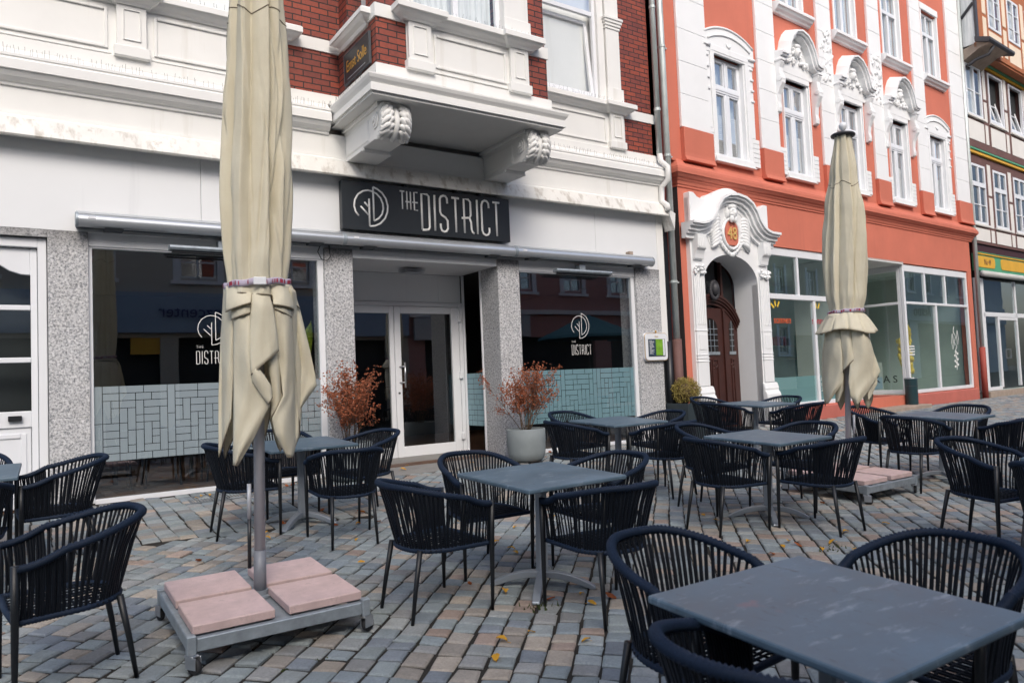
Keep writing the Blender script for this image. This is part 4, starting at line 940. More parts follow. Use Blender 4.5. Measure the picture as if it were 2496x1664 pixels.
# ------------------------------------------------------------------ half-timbered house beyond
tv = Vector((cos(AR), sin(AR), 0)); TP = Vector((9.6, 9.12, 0)) + tv*13.48
TH = empty('timbered_house', TP, AR, 'brown half-timbered house with white panels and yellow green painted beams', 'building')
XE = 7.2
m = MB(); m.wallh(0, XE, 4.52, 7.22, [(.12+1.66*k, 1.16+1.66*k, 5.10, 6.90) for k in range(4)], 0, .2); m.wallh(0, XE, 7.2, 10.2, [(.06+1.68*k, 1.22+1.68*k, 8.33, 9.92) for k in range(4)], -.05, .2)
m.build('timber_wall', 'timber_brown', TH)
m = MB(); m.wallh(.1, XE, 10.18, 13.4, [(1.06+1.58*k, 2.04+1.58*k, 11.0, 12.4) for k in range(3)], -.42, .2); m.box(.1,XE,-.415,-.05,10.1,10.175); m.build('timber_wall', 'timber_orange', TH)
m = MB(); m.box(.08,.12,-.43,-.06,10.3,13.3); m.build('slate_cheek', 'curtain', TH); m = MB(); m.box(.05,.20,-.46,-.40,10.3,13.3)
m.tube([(.06,-.40,11.5),(.06,-.06,11.15)], .05, 4); m.build('corner_post', 'slate_dark', TH)
MB().box(0, XE, .45, .5, 0, 13).build('back_wall', 'interior_dark', TH)
def panel(x0, x1, z0, z1, y, mt, nm='infill_panel'): return MB().box(x0, x1, y-.014, y+.01, z0, z1).build(nm, mt, TH, bev=.006)
for k in range(5):
    panel(.10+1.66*k, 1.24+1.66*k, 4.60, 4.98, 0, 'infill_white'); 
    x = 1.30+1.66*k
    if x+.4 < XE:
        panel(x+.06, x+.30, 6.05, 7.0, 0, 'infill_white'); panel(x+.06, x+.30, 5.05, 5.98, 0, 'infill_white'); panel(x+.06, x+.30, 4.60, 4.98, 0, 'infill_white')
    panel(.08+1.68*k, 1.22+1.68*k, 7.60, 8.20, -.05, 'infill_white'); x = 1.28+1.68*k
    if x+.4 < XE:
        panel(x+.06, x+.27, 9.0, 10.0, -.05, 'infill_white'); panel(x+.06, x+.27, 8.30, 8.92, -.05, 'infill_white'); panel(x+.06, x+.27, 7.60, 8.2, -.05, 'infill_white')
for k in range(3):
    x = 1.06+1.58*k; panel(x, x+.98, 10.30, 10.92, -.42, 'infill_cream'); panel(x-.42, x-.16, 11.35, 12.5, -.42, 'infill_cream'); panel(x-.42, x-.16, 10.35, 11.25, -.42, 'infill_cream')
for k in range(4):
    casement(TH, .12+1.66*k, 1.16+1.66*k, 5.10, 6.90, -.02, mull=1, trans=(6.22,6.36), fw=.08, bars=(5.68,), cur=False)
    m = MB().box(.05+1.66*k, 1.23+1.66*k, -.06, .02, 5.04, 5.10).build('sill', 'infill_white', TH, bev=.006)
    if k == 0: casement(TH, .06, 1.22, 8.33, 9.92, -.07, mull=1, fw=.08, bars=(9.1,))
    else:
        x = .06+1.68*k; fr = MB().frame(x, x+1.16, 8.33, 9.92, .07, -.08, .0).build('window', 'white_plastic', TH, bev=.006)
        s_ = MB().frame(0, .98, 0, 1.42, .08, -.03, .03); s_.box(.08,.90,-.02,.02,.62,.67); s_.box(.47,.51,-.018,.018,.08,.62)
        s_ = s_.build('sash', 'white_plastic', fr, bev=.006, loc=(x+.09,-.03,8.41), rot=(rad(-13),0,0)); MB().quad((.05,-.003,.05),(.93,-.003,.05),(.93,-.003,1.37),(.05,-.003,1.37)).build('pane', 'glass_upper', s_)
        MB().box(x,x+1.16,.12,.14,8.33,9.92).build('room_dark', 'interior_dark', fr)
    MB().box(.02+1.68*k, 1.26+1.68*k, -.12, -.03, 8.27, 8.33).build('sill', 'infill_white', TH, bev=.006)
for k in range(3): casement(TH, 1.06+1.58*k, 2.04+1.58*k, 11.0, 12.4, -.44, mull=1, fw=.08, bars=(11.45,11.95))
def band(z0, z1, y, mt, nm='painted_beam', x0=0.0): return MB().box(x0, XE, y-.05, y+.03, z0, z1).build(nm, mt, TH, bev=.01)
band(7.19,7.275,-.02,'yellow_paint'); band(7.28,7.345,-.05,'green_paint'); band(7.34,7.56,-.05,'timber_brown')
band(9.98,10.06,-.06,'yellow_paint',x0=1.5); band(10.06,10.15,-.12,'green_paint',x0=1.5); band(10.15,10.30,-.40,'timber_orange')
g = MB().extr([(-.45,10.28),(-.80,10.15),(-.84,10.20),(-.84,10.27),(-.45,10.42)], 'x', -.15, 1.75).build('pent_gutter', 'slate_dark', TH); MB().extr([(-.05,9.86),(-.5,10.10),(-.78,10.15),(-.45,10.28),(-.05,10.2)], 'x', .0, 1.35).build('gutter_soffit', 'sandstone', g)
MB().tube([(.35,-.75,10.15),(.33,-.62,9.95),(.15,-.35,9.85),(.0,-.2,9.7)], .05, 8).build('gutter_pipe', 'slate_dark', g, smooth=True)
# ground floor of the timbered house
m = MB(); m.box(.05, XE, .05, .12, 4.22, 4.53); m.build('dark_beam', 'maroon', TH)
m = MB(); m.box(.05, XE, .0, .10, 3.72, 4.22); m.build('sign_board', 'green_paint', TH)
MB().box(.05, XE, -.03, .02, 4.19, 4.225).build('board_edge', 'yellow_paint', TH); MB().box(.05, XE, -.02, .02, 4.245, 4.265).build('board_edge', 'green_paint', TH)
yb1 = MB().extr([(.78+x, 3.98+z) for x, z in rrect(.66,.165,.12)], 'y', -.015, .01).build('sign_field', 'yellow_paint', TH); MB().extr([(4.2+x, 3.98+z) for x, z in rrect(2.3,.165,.12)], 'y', -.015, .01).build('sign_field', 'yellow_paint', TH)
text_mb('No 49', .24, .004, .8).xf(Matrix.Translation((.86,-.018,3.90))).build('lettering', 'timber_brown', yb1)
MB().tube([(.08,-.14,3.60),(XE,-.14,3.60)], .085, 12).build('awning_roll', 'room_white', TH, smooth=True)
m = MB(); m.box(.06,.50,.05,.13,.18,3.5); m.box(.50,XE,.04,.12,2.37,2.50); m.box(.50,.58,.04,.12,.18,3.5); m.box(1.50,1.62,.04,.12,.25,2.37); m.box(.58,1.5,.04,.12,.18,.28); m.box(3.0,3.1,.04,.12,.25,3.5); m.box(1.62,3.0,.05,.11,2.28,2.37)
sf = m.build('shop_front', 'white_plastic', TH, bev=.006); MB().quad((.5,.08,.2),(XE,.08,.2),(XE,.08,3.5),(.5,.08,3.5)).build('pane', 'glass_shop', sf)
MB().frame(2.05,2.45,1.10,1.40,.03,.06,.078).build('door_handle', 'steel', sf)
MB().box(.1,XE,2.2,2.3,0,3.6).build('interior_wall', 'interior_grey', TH); MB().box(.1,XE,.12,2.3,-.02,.15).build('interior_floor', 'interior_grey', TH)
MB().box(.1, XE, -.12, .10, -.05, .165).build('door_step', 'sandstone', TH, bev=.01)
# ------------------------------------------------------------------ ground
SL_ = .0423
def gz(y): return SL_*(min(max(y,-1.0),9.1)-9.1)
SLOPE = math.atan(SL_)
m = MB(); ys = [-60,-8,-1.0,0,3,6,9.1,9.3,40,90]; xs = [-60,-20,-5,0,5,10,15,20,30,60,140]
m.grid([[(x,y,gz(y)-.010) for x in xs] for y in ys]); tag(m.build('ground', 'joint_dirt'), kind='structure')

def rot2(x, y, a): return (x*cos(a)-y*sin(a), x*sin(a)+y*cos(a))
pal = [(.215,.245,.250),(.200,.232,.245),(.235,.258,.262),(.182,.212,.232),(.275,.250,.220),(.300,.265,.225),(.225,.228,.225),(.170,.192,.215),(.285,.225,.190),(.255,.270,.268)]
wts = [18,16,14,12,12,10,14,9,7,8]
def wall_y(x):  return 9.06 if x < 9.55 else 9.06+(x-9.6)*math.tan(rad(3.39))
def stones():
    m = MB(); cols = []; r = random.Random(42)
    def stone(cx, cy, hl, hw, ang):
        j = lambda: r.uniform(-.006,.006)
        c4 = [(-hl+j(),-hw+j()),(hl+j(),-hw+j()),(hl+j(),hw+j()),(-hl+j(),hw+j())]
        dz = r.gauss(0,.0025); tx = r.gauss(0,.022); ty = r.gauss(0,.022); vs = []
        for k, (sc_, dd) in enumerate(((1.0,-.034),(1.0,-.004),(.86,.004))):
            for x, y in c4:
                if k == 2: x = math.copysign(abs(x)-.012, x); y = math.copysign(abs(y)-.012, y)
                gx, gy = rot2(x, y, ang); X = cx+gx; Y = cy+gy; vs.append((X, Y, gz(Y)+dd+dz+tx*x+ty*y))
        mid = len(vs); n = 4
        fs = [(8,9,10,11)]+[(k*4+i, k*4+(i+1)%4, (k+1)*4+(i+1)%4, (k+1)*4+i) for k in (0,1) for i in range(4)]
        m.add(vs, fs)
        c = r.choices(pal, wts)[0]; v = r.uniform(1.0,1.42); cols.extend([sc3(c, v)]*len(fs))
    def inside(x, y):
        return y > .30*x-1.6 and y < wall_y(x)-.03 and -2.6 < x < 32 and y > -.6
    def strip(x, y): return y > 6.85-.10*(x-1) and x < 3.25
    def slab(x, y): return 3.62 < x < 5.95 and y > 8.62
    # main field, laid on the diagonal
    A = rad(45); w = .140
    for b in range(-180, 180):
        a = -30+r.random(); wob = r.uniform(0,6)
        while a < 40:
            l = r.choice((.105,.12,.13,.14,.155,.175))*r.uniform(.94,1.06)
            cx, cy = rot2(a+l/2, b*w+.018*sin(a*1.3+b*.13)+.003*sin(a*4+wob), A)
            if inside(cx, cy) and not strip(cx, cy) and not slab(cx, cy) and not (9.2 < cx < 10 and cy > 8.95): stone(cx, cy, l/2-.0085, w/2-.0070, A+.018*1.3*cos(a*1.3+b*.13)+r.gauss(0,.010))
            a += l
    for i in range(-20, 24):      # strip along the house, courses square to the wall
        y = 6.3+r.random()*.1
        while y < 9.1:
            l = r.choice((.11,.13,.145,.17)); cx = i*.152+.01*sin(y*3+i); cy = y+l/2
            if strip(cx, cy) and inside(cx, cy): stone(cx, cy, .152/2-.006, l/2-.005, r.gauss(0,.012))
            y += l
    o = m.build('cobblestone_pavement', 'cobble', col=cols); tag(o, kind='structure'); return o
stones()
m = MB(); m.grid([[(x,y,z) for x in (3.655,4.8,5.93)] for y, z in ((8.62,gz(8.62)+.004),(9.05,.012),(10.17,.03))]); m.quad((3.655,8.62,gz(8.62)-.06),(5.93,8.62,gz(8.62)-.06),(5.93,8.62,gz(8.62)+.004),(3.655,8.62,gz(8.62)+.004))
tag(m.build('doorway_paving', 'grey_slab'), kind='structure')
m = MB(); m.box(6.72,8.99,-.45,1.6,-.1,.085); o = m.build('entrance_step', 'sandstone', RB, bev=.012)
# metal grate before the left window
G = empty('metal_grate', (2.25,8.62,gz(8.62)), 0, 'flat metal grating let into the paving below the shop window', 'grate', rot=(SLOPE,0,0))
MB().frame(-.75,.75,-.22,.22,.03,-.008,.006).xf(Matrix.Rotation(rad(-90),4,'X')).build('frame', 'grate_grey', G)
m = MB()
for k in range(46): x = -.71+.0315*k; m.box(x, x+.012, -.19, .19, -.004, .007)
m.build('bars', 'grate_grey', G)
cv = MB().lathe([(.32,0),(.32,.006)], n=32).build('manhole_cover', 'grate_grey', None, loc=(23.6,9.2,.002)); tag(cv, 'round dark manhole cover in the paving by the timbered house', 'manhole cover')
# moss and weeds in the joints
m = MB(); r2 = random.Random(31)
for k in range(420):
    b_ = r2.randint(-70,70); a = r2.uniform(-10,26); x, y = rot2(a, b_*.140+.070, rad(45))
    if not (y > .38*x-.6 and y < 8.9 and x > -.5): continue
    if sin(x*1.7)*sin(y*2.1+1) < .25: continue
    for q in range(3):
        px = x+r2.uniform(-.04,.04); py = y+r2.uniform(-.012,.012); h = r2.uniform(.004,.012); t = r2.uniform(0,PI); d = .012
        m.add([(px-d*cos(t),py-d*sin(t),gz(py)-.006),(px+d*cos(t),py+d*sin(t),gz(py)-.006),(px+r2.uniform(-.006,.006),py+r2.uniform(-.006,.006),gz(py)+h)], [(0,1,2)])
for cx, cy, n in ((7.98,3.62,90),(3.30,8.95,30),(5.2,3.35,25),(2.6,3.7,25)):
    for q in range(n):
        px = cx+r2.gauss(0,.07); py = cy+r2.gauss(0,.04); h = r2.uniform(.01,.04); t = r2.uniform(0,PI); d = .008
        m.add([(px-d*cos(t),py-d*sin(t),gz(py)-.004),(px+d*cos(t),py+d*sin(t),gz(py)-.004),(px+r2.uniform(-.02,.02),py+r2.uniform(-.02,.02),gz(py)+h)], [(0,1,2)])
tag(m.build('moss', 'moss'), kind='stuff')
# fallen leaves
LV = [(3.18,4.84),(3.15,4.73),(2.57,6.43),(2.77,6.86),(2.13,3.37),(1.98,3.19),(2.33,3.37),(2.49,3.1),(3.2,5.08),(2.73,3.74),(2.89,3.52),(2.49,4.31),(2.73,6.37),(2.32,5.87),(2.1,5.22),(2.58,4.02),(2.95,3.69),(3.06,3.54),(4.79,3.86),(4.87,3.6),(5.03,3.66),(5.02,3.57),(5.28,3.44),(5.2,3.22),(5.67,3.57),(6.2,3.52),(5.23,4.7),(5.17,4.51),(6.54,4.34),(5.04,3.38),(4.66,3.54),(1.12,6.02),(1.77,6.57),(1.73,6.38),(2.49,7.17),(2.01,6.89),(2.0,6.84),(2.37,6.49),(2.56,6.42),(2.77,6.85),(2.62,8.77),(2.70,8.80),(2.78,8.82),(2.38,8.61),(1.66,8.72),(1.75,8.75),(1.6,8.66),(4.2,8.9),(4.4,9.2),(5.2,8.8),(6.3,9.0),(6.5,8.95),(6.7,9.0),(3.3,5.9),(3.6,5.4),(4.1,5.5)]
r2 = random.Random(17)
def leaf_mesh(k):
    m = MB(); n = 9; L_ = .024+.008*r2.random(); rows = []
    for i in range(n):
        t = i/(n-1); w = .62*L_*sin(PI*min(1,t*.98+.01))**.8*(1+.18*sin(t*17)); zz = .006+.010*math.sin(t*3+k)+.004
        rows.append([(-w, (t-.5)*2*L_, zz+.008),(0, (t-.5)*2*L_, zz),(w, (t-.5)*2*L_, zz+.006)])
    m.grid(rows); m.tube([(0,-L_,.008),(.004,-L_*1.6,.006)], .0012, 4); return m
lm = [leaf_mesh(k).build('fallen_leaf', ('leaf_yellow','leaf_yellow','leaf_brown')[k], smooth=True) for k in range(3)]
for i, (x, y) in enumerate(LV):
    k = 2 if r2.random() < .3 else r2.randint(0,1)
    if i < 3: o = lm[i]; k = i
    else: o = lm[k].copy(); COL.objects.link(o)
    z = gz(y)+.004; s_ = r2.uniform(.75,1.25)
    if 3.66 < x < 5.93 and y > 8.62: z += .01
    o.location = (x,y,z); o.rotation_euler = (SLOPE+r2.uniform(-.2,.2), r2.uniform(-.25,.25), r2.uniform(0,6.28)); o.scale = (s_,s_,s_)
    tag(o, ('small yellow autumn leaf lying on the cobbles','small yellow autumn leaf lying on the cobbles','small rust brown autumn leaf lying on the cobbles')[k], 'leaf', 'yellow fallen leaves' if k < 2 else 'brown fallen leaves')

# ------------------------------------------------------------------ tables
def set_on(o, x, y, rz, dz=0):
    o.location = (x, y, gz(y)+dz); o.rotation_euler = (Matrix.Rotation(SLOPE,3,'X') @ Matrix.Rotation(rz,3,'Z')).to_euler()
def make_table():
    t = empty('cafe_table')
    m = MB().box(-.4,.4,-.4,.4,.717,.745).build('tabletop', 'slate_top', t, bev=.008, seg=2)
    MB().box(-.17,.17,-.17,.17,.705,.7168).build('top_plate', 'table_steel', t)
    m = MB().extr([(x*.031,y*.031) for x, y in [(1,.7),(.7,1),(-.7,1),(-1,.7),(-1,-.7),(-.7,-1),(.7,-1),(1,-.7)]], 'z', .09, .7048).build('column', 'table_steel', t)
    for k in range(4):
        top = [(0,.112)]+[(.03+.32*i/10, .112-.092*(i/10)**2.1) for i in range(11)]; bot = [(.352,.004),(.325,.0),(.30,.012)]+[(.29-.27*i/9, .012+.058*(1-(1-i/9)**2)) for i in range(10)]+[(0,.07)]
        m = MB().extr([(x,z) for x, z in top+bot], 'y', -.028, .028); m.v = [(x, y*(1-.15*x/.35), z) for x, y, z in m.v]
        a = rad(45+90*k); m.xf(Matrix.Rotation(a,4,'Z') @ Matrix.Translation((.0,0,0))); m.build('foot', 'table_steel', t, bev=.004)
    return t
T = {'mid':(2.85,3.98,.037),'two':(5.65,4.305,.035),'near_window':(2.16,6.79,.015),'menu':(5.68,6.34,-.013),'portal':(8.82,6.87,.05),'front':(2.11,1.43,-.021),'far':(8.72,4.25,.03),'edge_right':(6.25,1.95,.0),'edge_left':(-.40,6.67,-.03)}
TD = {'mid':'square table before the glass entrance door','two':'square table in the middle of the terrace','near_window':'square table half hidden by the near parasol','menu':'square table under the white menu case','portal':'square table by the arched brown door','front':'big nearest square table','far':'far square table beyond the second parasol base','edge_right':'table cut off by the picture at the right','edge_left':'table by the panelled white side door'}
proto_t = make_table()
for i, (k, (x, y, a)) in enumerate(T.items()):
    o = proto_t if i == 0 else copy_tree(proto_t); set_on(o, x, y, a)
    tag(o, {'mid':'grey slate topped square table in front of the glass entrance door','two':'grey slate topped square table in the middle of the terrace, small red stain','near_window':'grey topped table half hidden behind the near parasol canopy','menu':'grey topped square table under the white menu case','portal':'small looking grey square table by the arched brown door','front':'largest nearest grey table with pale scuffs and red stains','far':'far grey table beyond the second parasol base','edge_right':'grey table of which only a corner shows at the right picture edge','edge_left':'grey table corner beside the panelled white side door'}[k], 'table', 'square cafe tables on the terrace')
# ------------------------------------------------------------------ chairs
def U(t, hx, yf, ry, xf):
    """U-shaped plan, t in -1..1 from left front round the back to right front"""
    s_ = 1 if t >= 0 else -1; u = abs(t); k = .58; y0 = .055        # u<k: rounded back, beyond: arm
    if u < k:
        a = u/k*PI/2; e = 2/2.25
        return (s_*hx*abs(sin(a))**e, y0-(ry+y0)*abs(cos(a))**e)
    q = (u-k)/(1-k); return (s_*(hx+(xf-hx)*q), y0+(yf-y0)*q)
def make_chair(seed=3):
    t = empty('rope_armchair'); r = random.Random(seed)
    def railp(u):
        x, y = U(u, .292, .245, .325, .282); v = abs(u); z = .645+.140*(.5+.5*cos(PI*max(0,(v-.12)/.88)**.92))
        return (x, y, z)
    def ringp(u):
        x, y = U(u, .238, .245, .215, .252); return (x, y, .402)
    n = 200; path = [railp(-1+2*i/n) for i in range(n+1)]; rr = [.0214 if i % 2 else .0148 for i in range(n+1)]
    MB().tube(path, rr, 8).build('arm_rail', 'rope_rail', t, smooth=True)
    m = MB(); N_ = 66
    for i in range(N_+1):
        u = -.985+1.97*i/N_; a = Vector(railp(u)); b_ = Vector(ringp(u+r.uniform(-.010,.010))); a.z -= .012
        md = (a+b_)/2; out = Vector((md.x, md.y, 0)); out.normalize(); bow = r.uniform(-.006,.010)
        pts = [a, a.lerp(b_,.35)-out*(.006+bow), a.lerp(b_,.7)-out*(.004+bow), b_]
        w = .0080; tg = Vector((-out.y, out.x, 0)); rows = []
        for p in pts: rows.append([p+tg*(w*cos(q))+out*(.0042*sin(q)) for q in [2*PI*k/6 for k in range(6)]])
        m.grid(rows, True)
    m.build('backrest', 'rope', t, smooth=True)
    n = 130; path = [ringp(-1+2*i/n) for i in range(n+1)]; rr = [.0165 if i % 2 else .0135 for i in range(n+1)]
    m = MB().tube(path, rr, 7); m.tube([(-.252,.247,.402),(0,.256,.402),(.252,.247,.402)], .014, 8); m.build('seat_frame', 'rope_rail', t, smooth=True)
    m = MB()
    for k in range(17):
        y = -.185+.0262*k; hx = .235 if y > -.05 else .238*math.sqrt(max(.1,1-(abs(y)/.218)**2.6))
        m.tube([(-hx,y,.406),(-hx*.3,y,.400+.003*(k % 2)),(hx*.3,y,.400-.003*(k % 2)),(hx,y,.406)], .0058, 5)
    for k in range(9):
        x = -.19+.0475*k; m.tube([(x,-.19 if abs(x) < .15 else -.12,.408),(x,0,.403),(x,.25,.404)], .005, 5)
    m.build('seat', 'rope', t, smooth=True)
    for s_ in (-1,1):
        MB().tube([(s_*.270,.252,0),(s_*.274,.252,.2),(s_*.277,.250,.42),(s_*.284,.250,.662)], [.0105,.0135,.0165,.0165], 10).build('leg', 'leg_metal', t, smooth=True)
        MB().tube([(s_*.186,-.255,0),(s_*.178,-.225,.2),(s_*.168,-.188,.41)], [.0105,.0140,.0170], 10).build('leg', 'leg_metal', t, smooth=True)
    return t
SIDE = {'N':'house side','S':'street side','W':'left hand side','E':'right hand side'}
RZ = {'W':-90,'N':180,'E':90,'S':0}
CH = [('mid','W',2.095,4.08,4),('mid','N',2.79,4.63,-3),('mid','E',3.46,4.06,2),('mid','S',2.90,3.41,-5),
 ('two','W',5.01,4.28,-2),('two','N',5.57,4.90,6),('two','E',6.36,4.42,3),('two','S',5.68,3.77,2),
 ('near_window','W',1.64,6.77,-4),('near_window','N',2.17,7.40,2),('near_window','E',2.80,6.80,10),('near_window','S',2.27,5.95,-6),
 ('menu','W',5.03,6.33,2),('menu','N',5.60,7.02,4),('menu','E',6.40,6.42,-4),('menu','S',5.76,5.68,3),
 ('portal','W',8.18,6.90,2),('portal','N',8.75,7.60,2),('portal','E',9.55,7.00,-3),('portal','S',8.90,6.22,2),
 ('front','W',1.70,1.34,0),('front','N',2.15,2.03,2),('front','E',2.83,1.47,-2),('front','S',2.13,.74,0),
 ('far','W',8.02,4.22,3),('far','N',8.62,4.97,-6),('far','E',9.45,4.38,0),('far','S',8.80,3.55,4),
 ('edge_right','N',6.18,2.72,-8),('edge_right','W',5.58,1.98,0),
 ('edge_left','E',.24,6.66,3),('edge_left','S',-.34,5.98,0),('edge_left','N',-.36,7.36,4),('lone','E',.19,4.24,7)]
protos = [make_chair(3), make_chair(8), make_chair(14)]
for i, (tb, sd, x, y, da) in enumerate(CH):
    o = protos[i] if i < 3 else copy_tree(protos[i % 3]); set_on(o, x, y, rad(RZ[sd]+da))
    lab = 'big black rope armchair alone at the left beside the near parasol base' if tb == 'lone' else f'black rope armchair, {SIDE[sd]}, {TD[tb]}'
    tag(o, lab, 'chair', 'black rope armchairs round the tables')

# ------------------------------------------------------------------ parasols
def make_base(root, x, y, who):
    m = MB(); h0, h1 = .105, .175
    for a, b_ in ((-.47,-.43),(.43,.47)): m.box(a, b_, -.46, .46, h0, h1)
    for a, b_ in ((-.46,-.42),(.42,.46)): m.box(-.43, .43, a, b_, h0+.002, h1-.002)
    m.box(-.055,.055,-.42,.42,h0+.05,h1-.004); m.box(-.43,.43,-.03,.03,h0+.012,h0+.05)
    for sx in (-1,1):
        for sy in (-1,1): m.box(sx*.455-.022, sx*.455+.022, sy*.445-.022, sy*.445+.022, .095, .19)
    m.build('base_frame', 'galvanised', root, bev=.004)
    for k, (sx, sy) in enumerate(((-1,-1),(1,-1),(-1,1),(1,1))):
        mm = Matrix.Translation((sx*.455, sy*.445, 0)) @ Matrix.Rotation(rad(35+80*k),4,'Z')
        w = MB(); w.box(-.022,.022,-.028,.028,.085,.097); w.box(-.021,-.016,-.045,.02,.03,.09); w.box(.016,.021,-.045,.02,.03,.09); w.lathe([(.012,.09),(.012,.11)], n=10)
        o = w.xf(mm).build('caster', 'steel', root, bev=.002)
        t = MB().lathe([(.028,-.013),(.038,-.011),(.040,0),(.038,.011),(.028,.013)], n=18).xf(Matrix.Translation((0,-.02,.040)) @ Matrix.Rotation(rad(90),4,'Y')).xf(mm).build('wheel', 'rubber', o, smooth=True)
    for k, (sx, sy) in enumerate(((-1,-1),(1,-1),(-1,1),(1,1))):
        pos = {(-1,-1):'front left',(1,-1):'front right',(-1,1):'rear left',(1,1):'rear right'}[(sx,sy)]
        s_ = MB().box(-.203,.203,-.203,.203,0,.048).build('concrete_slab', 'slab_pink', None, bev=.005)
        yy = y+sy*.231; r = random.Random(int(x*10)+k)
        s_.location = (x+sx*.240, yy, gz(yy)+.180); s_.rotation_euler = (SLOPE, 0, r.uniform(-.012,.012))
        tag(s_, f'pink concrete slab weighing down the {who} parasol base, {pos} one', 'slab', f'ballast slabs on the {who} parasol')
def make_parasol(x, y, lean, top, Rz, band, flap, panels, who, label, knob, seed, poleR, sheets, pxmap):
    root = empty('parasol', label=label, cat='parasol', group='closed cream parasols'); set_on(root, x, y, 0); root.rotation_euler = (0,0,0)
    rn = random.Random(seed); make_base(root, x, y, who)
    # base follows the paving, so tilt its frame parts a little
    for ch in root.children: ch.rotation_euler = (SLOPE,0,0)
    LM = Matrix.Rotation(lean, 4, Vector((sin(rad(34.05)), cos(rad(34.05)), 0)))
    LT = Matrix.Translation((0,0,.17)) @ LM @ Matrix.Translation((0,0,-.17))
    cam = math.atan2(-y, -x)
    m = MB().tube([(0,0,.15),(0,0,top)], poleR, 20).xf(LT).build('pole', 'pole_grey', root, smooth=True)
    MB().tube([(0,0,.16),(0,0,.435)], poleR+.004, 20).xf(LT).build('pole_sleeve', 'sleeve_grey', m, smooth=True)
    MB().lathe([(.075,.172),(.075,.184),(.045,.186),(.045,.21)], n=20).xf(LT).build('pole_flange', 'galvanised', m)
    hx = -.075 if who == 'near' else .075
    pa = cam+rad(-78 if who == 'near' else 78); h = MB(); hx, hy = .058*cos(pa), .058*sin(pa)
    h.tube([(hx,hy,.34),(hx,hy,.62)], .011, 8); o = h.xf(LT).build('handle_bar', 'black_paint', m, smooth=True); MB().tube([(hx,hy,.62),(hx,hy,.82)], .012, 8).xf(LT).build('handle_tube', 'pole_grey', m, smooth=True)
    # pleated body above the strap
    NA, NZ = 192, 84; NP = 9; creases = [(rn.uniform(0,6.28), rn.uniform(band+.1,top), rn.uniform(-.7,.7), rn.uniform(.02,.075), rn.uniform(.03,.10)*rn.choice((1,1,-.6)), rn.uniform(.2,.8)) for _ in range(64)]; ph = [rn.uniform(0,6.28) for _ in range(8)]
    def rad_at(z, th):
        zs = [p[0] for p in Rz]
        for i in range(len(Rz)-1):
            if Rz[i][0] <= z <= Rz[i+1][0]:
                t = (z-Rz[i][0])/(Rz[i+1][0]-Rz[i][0]); t = t*t*(3-2*t); Rr = Rz[i][1]+(Rz[i+1][1]-Rz[i][1])*t; break
        else: Rr = Rz[-1][1]
        q = th+.10*sin(1.7*z+ph[0])+.22*(z-2)*.35
        u = (q*NP/(2*PI)+.22*sin(2*q+ph[1])+.12*sin(3*q+ph[2]))%1.0
        f = min(u/.80, 1.0)**.75 if u < .80 else 1-((u-.80)/.20)**.8
        cr = 0
        for th0, z0, sl, wd, dp, zl in creases:
            dq = math.atan2(sin(th-th0-sl*(z-z0)), cos(th-th0-sl*(z-z0))); cr += dp*math.exp(-(dq/wd)**2)*math.exp(-((z-z0)/zl)**4)
        g = abs(cos(6.5*q+1.3*z+ph[2]))
        tight = max(0, 1-abs(z-band)/.22)
        d = .70+.30*f-cr-.025*g*(1-tight)+.04*tight*cos(17*th+ph[3])
        d = d*(1-tight*.5)+.86*tight*.5
        return Rr*d*(1+.05*sin(3*z+2*th+ph[4]))
    rows = []
    for j in range(NZ+1):
        z = band-.02+(top-.04-band+.02)*j/NZ; rows.append([(rad_at(z, 2*PI*i/NA)*cos(2*PI*i/NA), rad_at(z, 2*PI*i/NA)*sin(2*PI*i/NA), z) for i in range(NA)])
    cp = MB().grid(rows, True).xf(LT).build('canopy', 'canvas', root, smooth=True)
    for zs in ((3.28,) if who == 'second' else (3.58,)):
        sm = MB(); sm.tube([((rad_at(zs+.03*sin(4*2*PI*i/NA), 2*PI*i/NA)+.001)*cos(2*PI*i/NA), (rad_at(zs+.03*sin(4*2*PI*i/NA), 2*PI*i/NA)+.001)*sin(2*PI*i/NA), zs+.03*sin(4*2*PI*i/NA)) for i in range(NA)], .0035, 5, True); sm.xf(LT).build('seam', 'canvas_edge', cp, smooth=True)
    # short flap below the strap
    rows = []
    for j in range(9):
        t = j/8*(1 if who == 'second' else .25); rr_ = []
        for i in range(NA):
            th = 2*PI*i/NA; r0 = rad_at(band, th); al = math.atan2(sin(th-cam), cos(th-cam))
            gap = 0
            r1 = flap[0]*(.82+.22*abs(cos(5*th+ph[5]))**.7+.05*cos(11*th+ph[6]))
            rr = r0+(r1-r0)*t**.8; zz = band-.01-(band-flap[1])*t*(1+.10*sin(3*th+ph[7]))
            rr_.append((rr*cos(th), rr*sin(th), zz))
        rows.append(rr_)
    fl = MB().grid(rows, True).xf(LT).build('valance', 'canvas', cp, smooth=True, solid=.003)
    MB().tube([(LT.inverted() @ Vector(p)) for p in []] or [Vector(p)*1.0 for p in [LT @ Vector(q) for q in rows[-1]]], .0045, 5, True).build('hem', 'canvas_edge', fl, smooth=True)
    # hanging ends of the panels
    pm = MB(); hm = MB(); hems = []
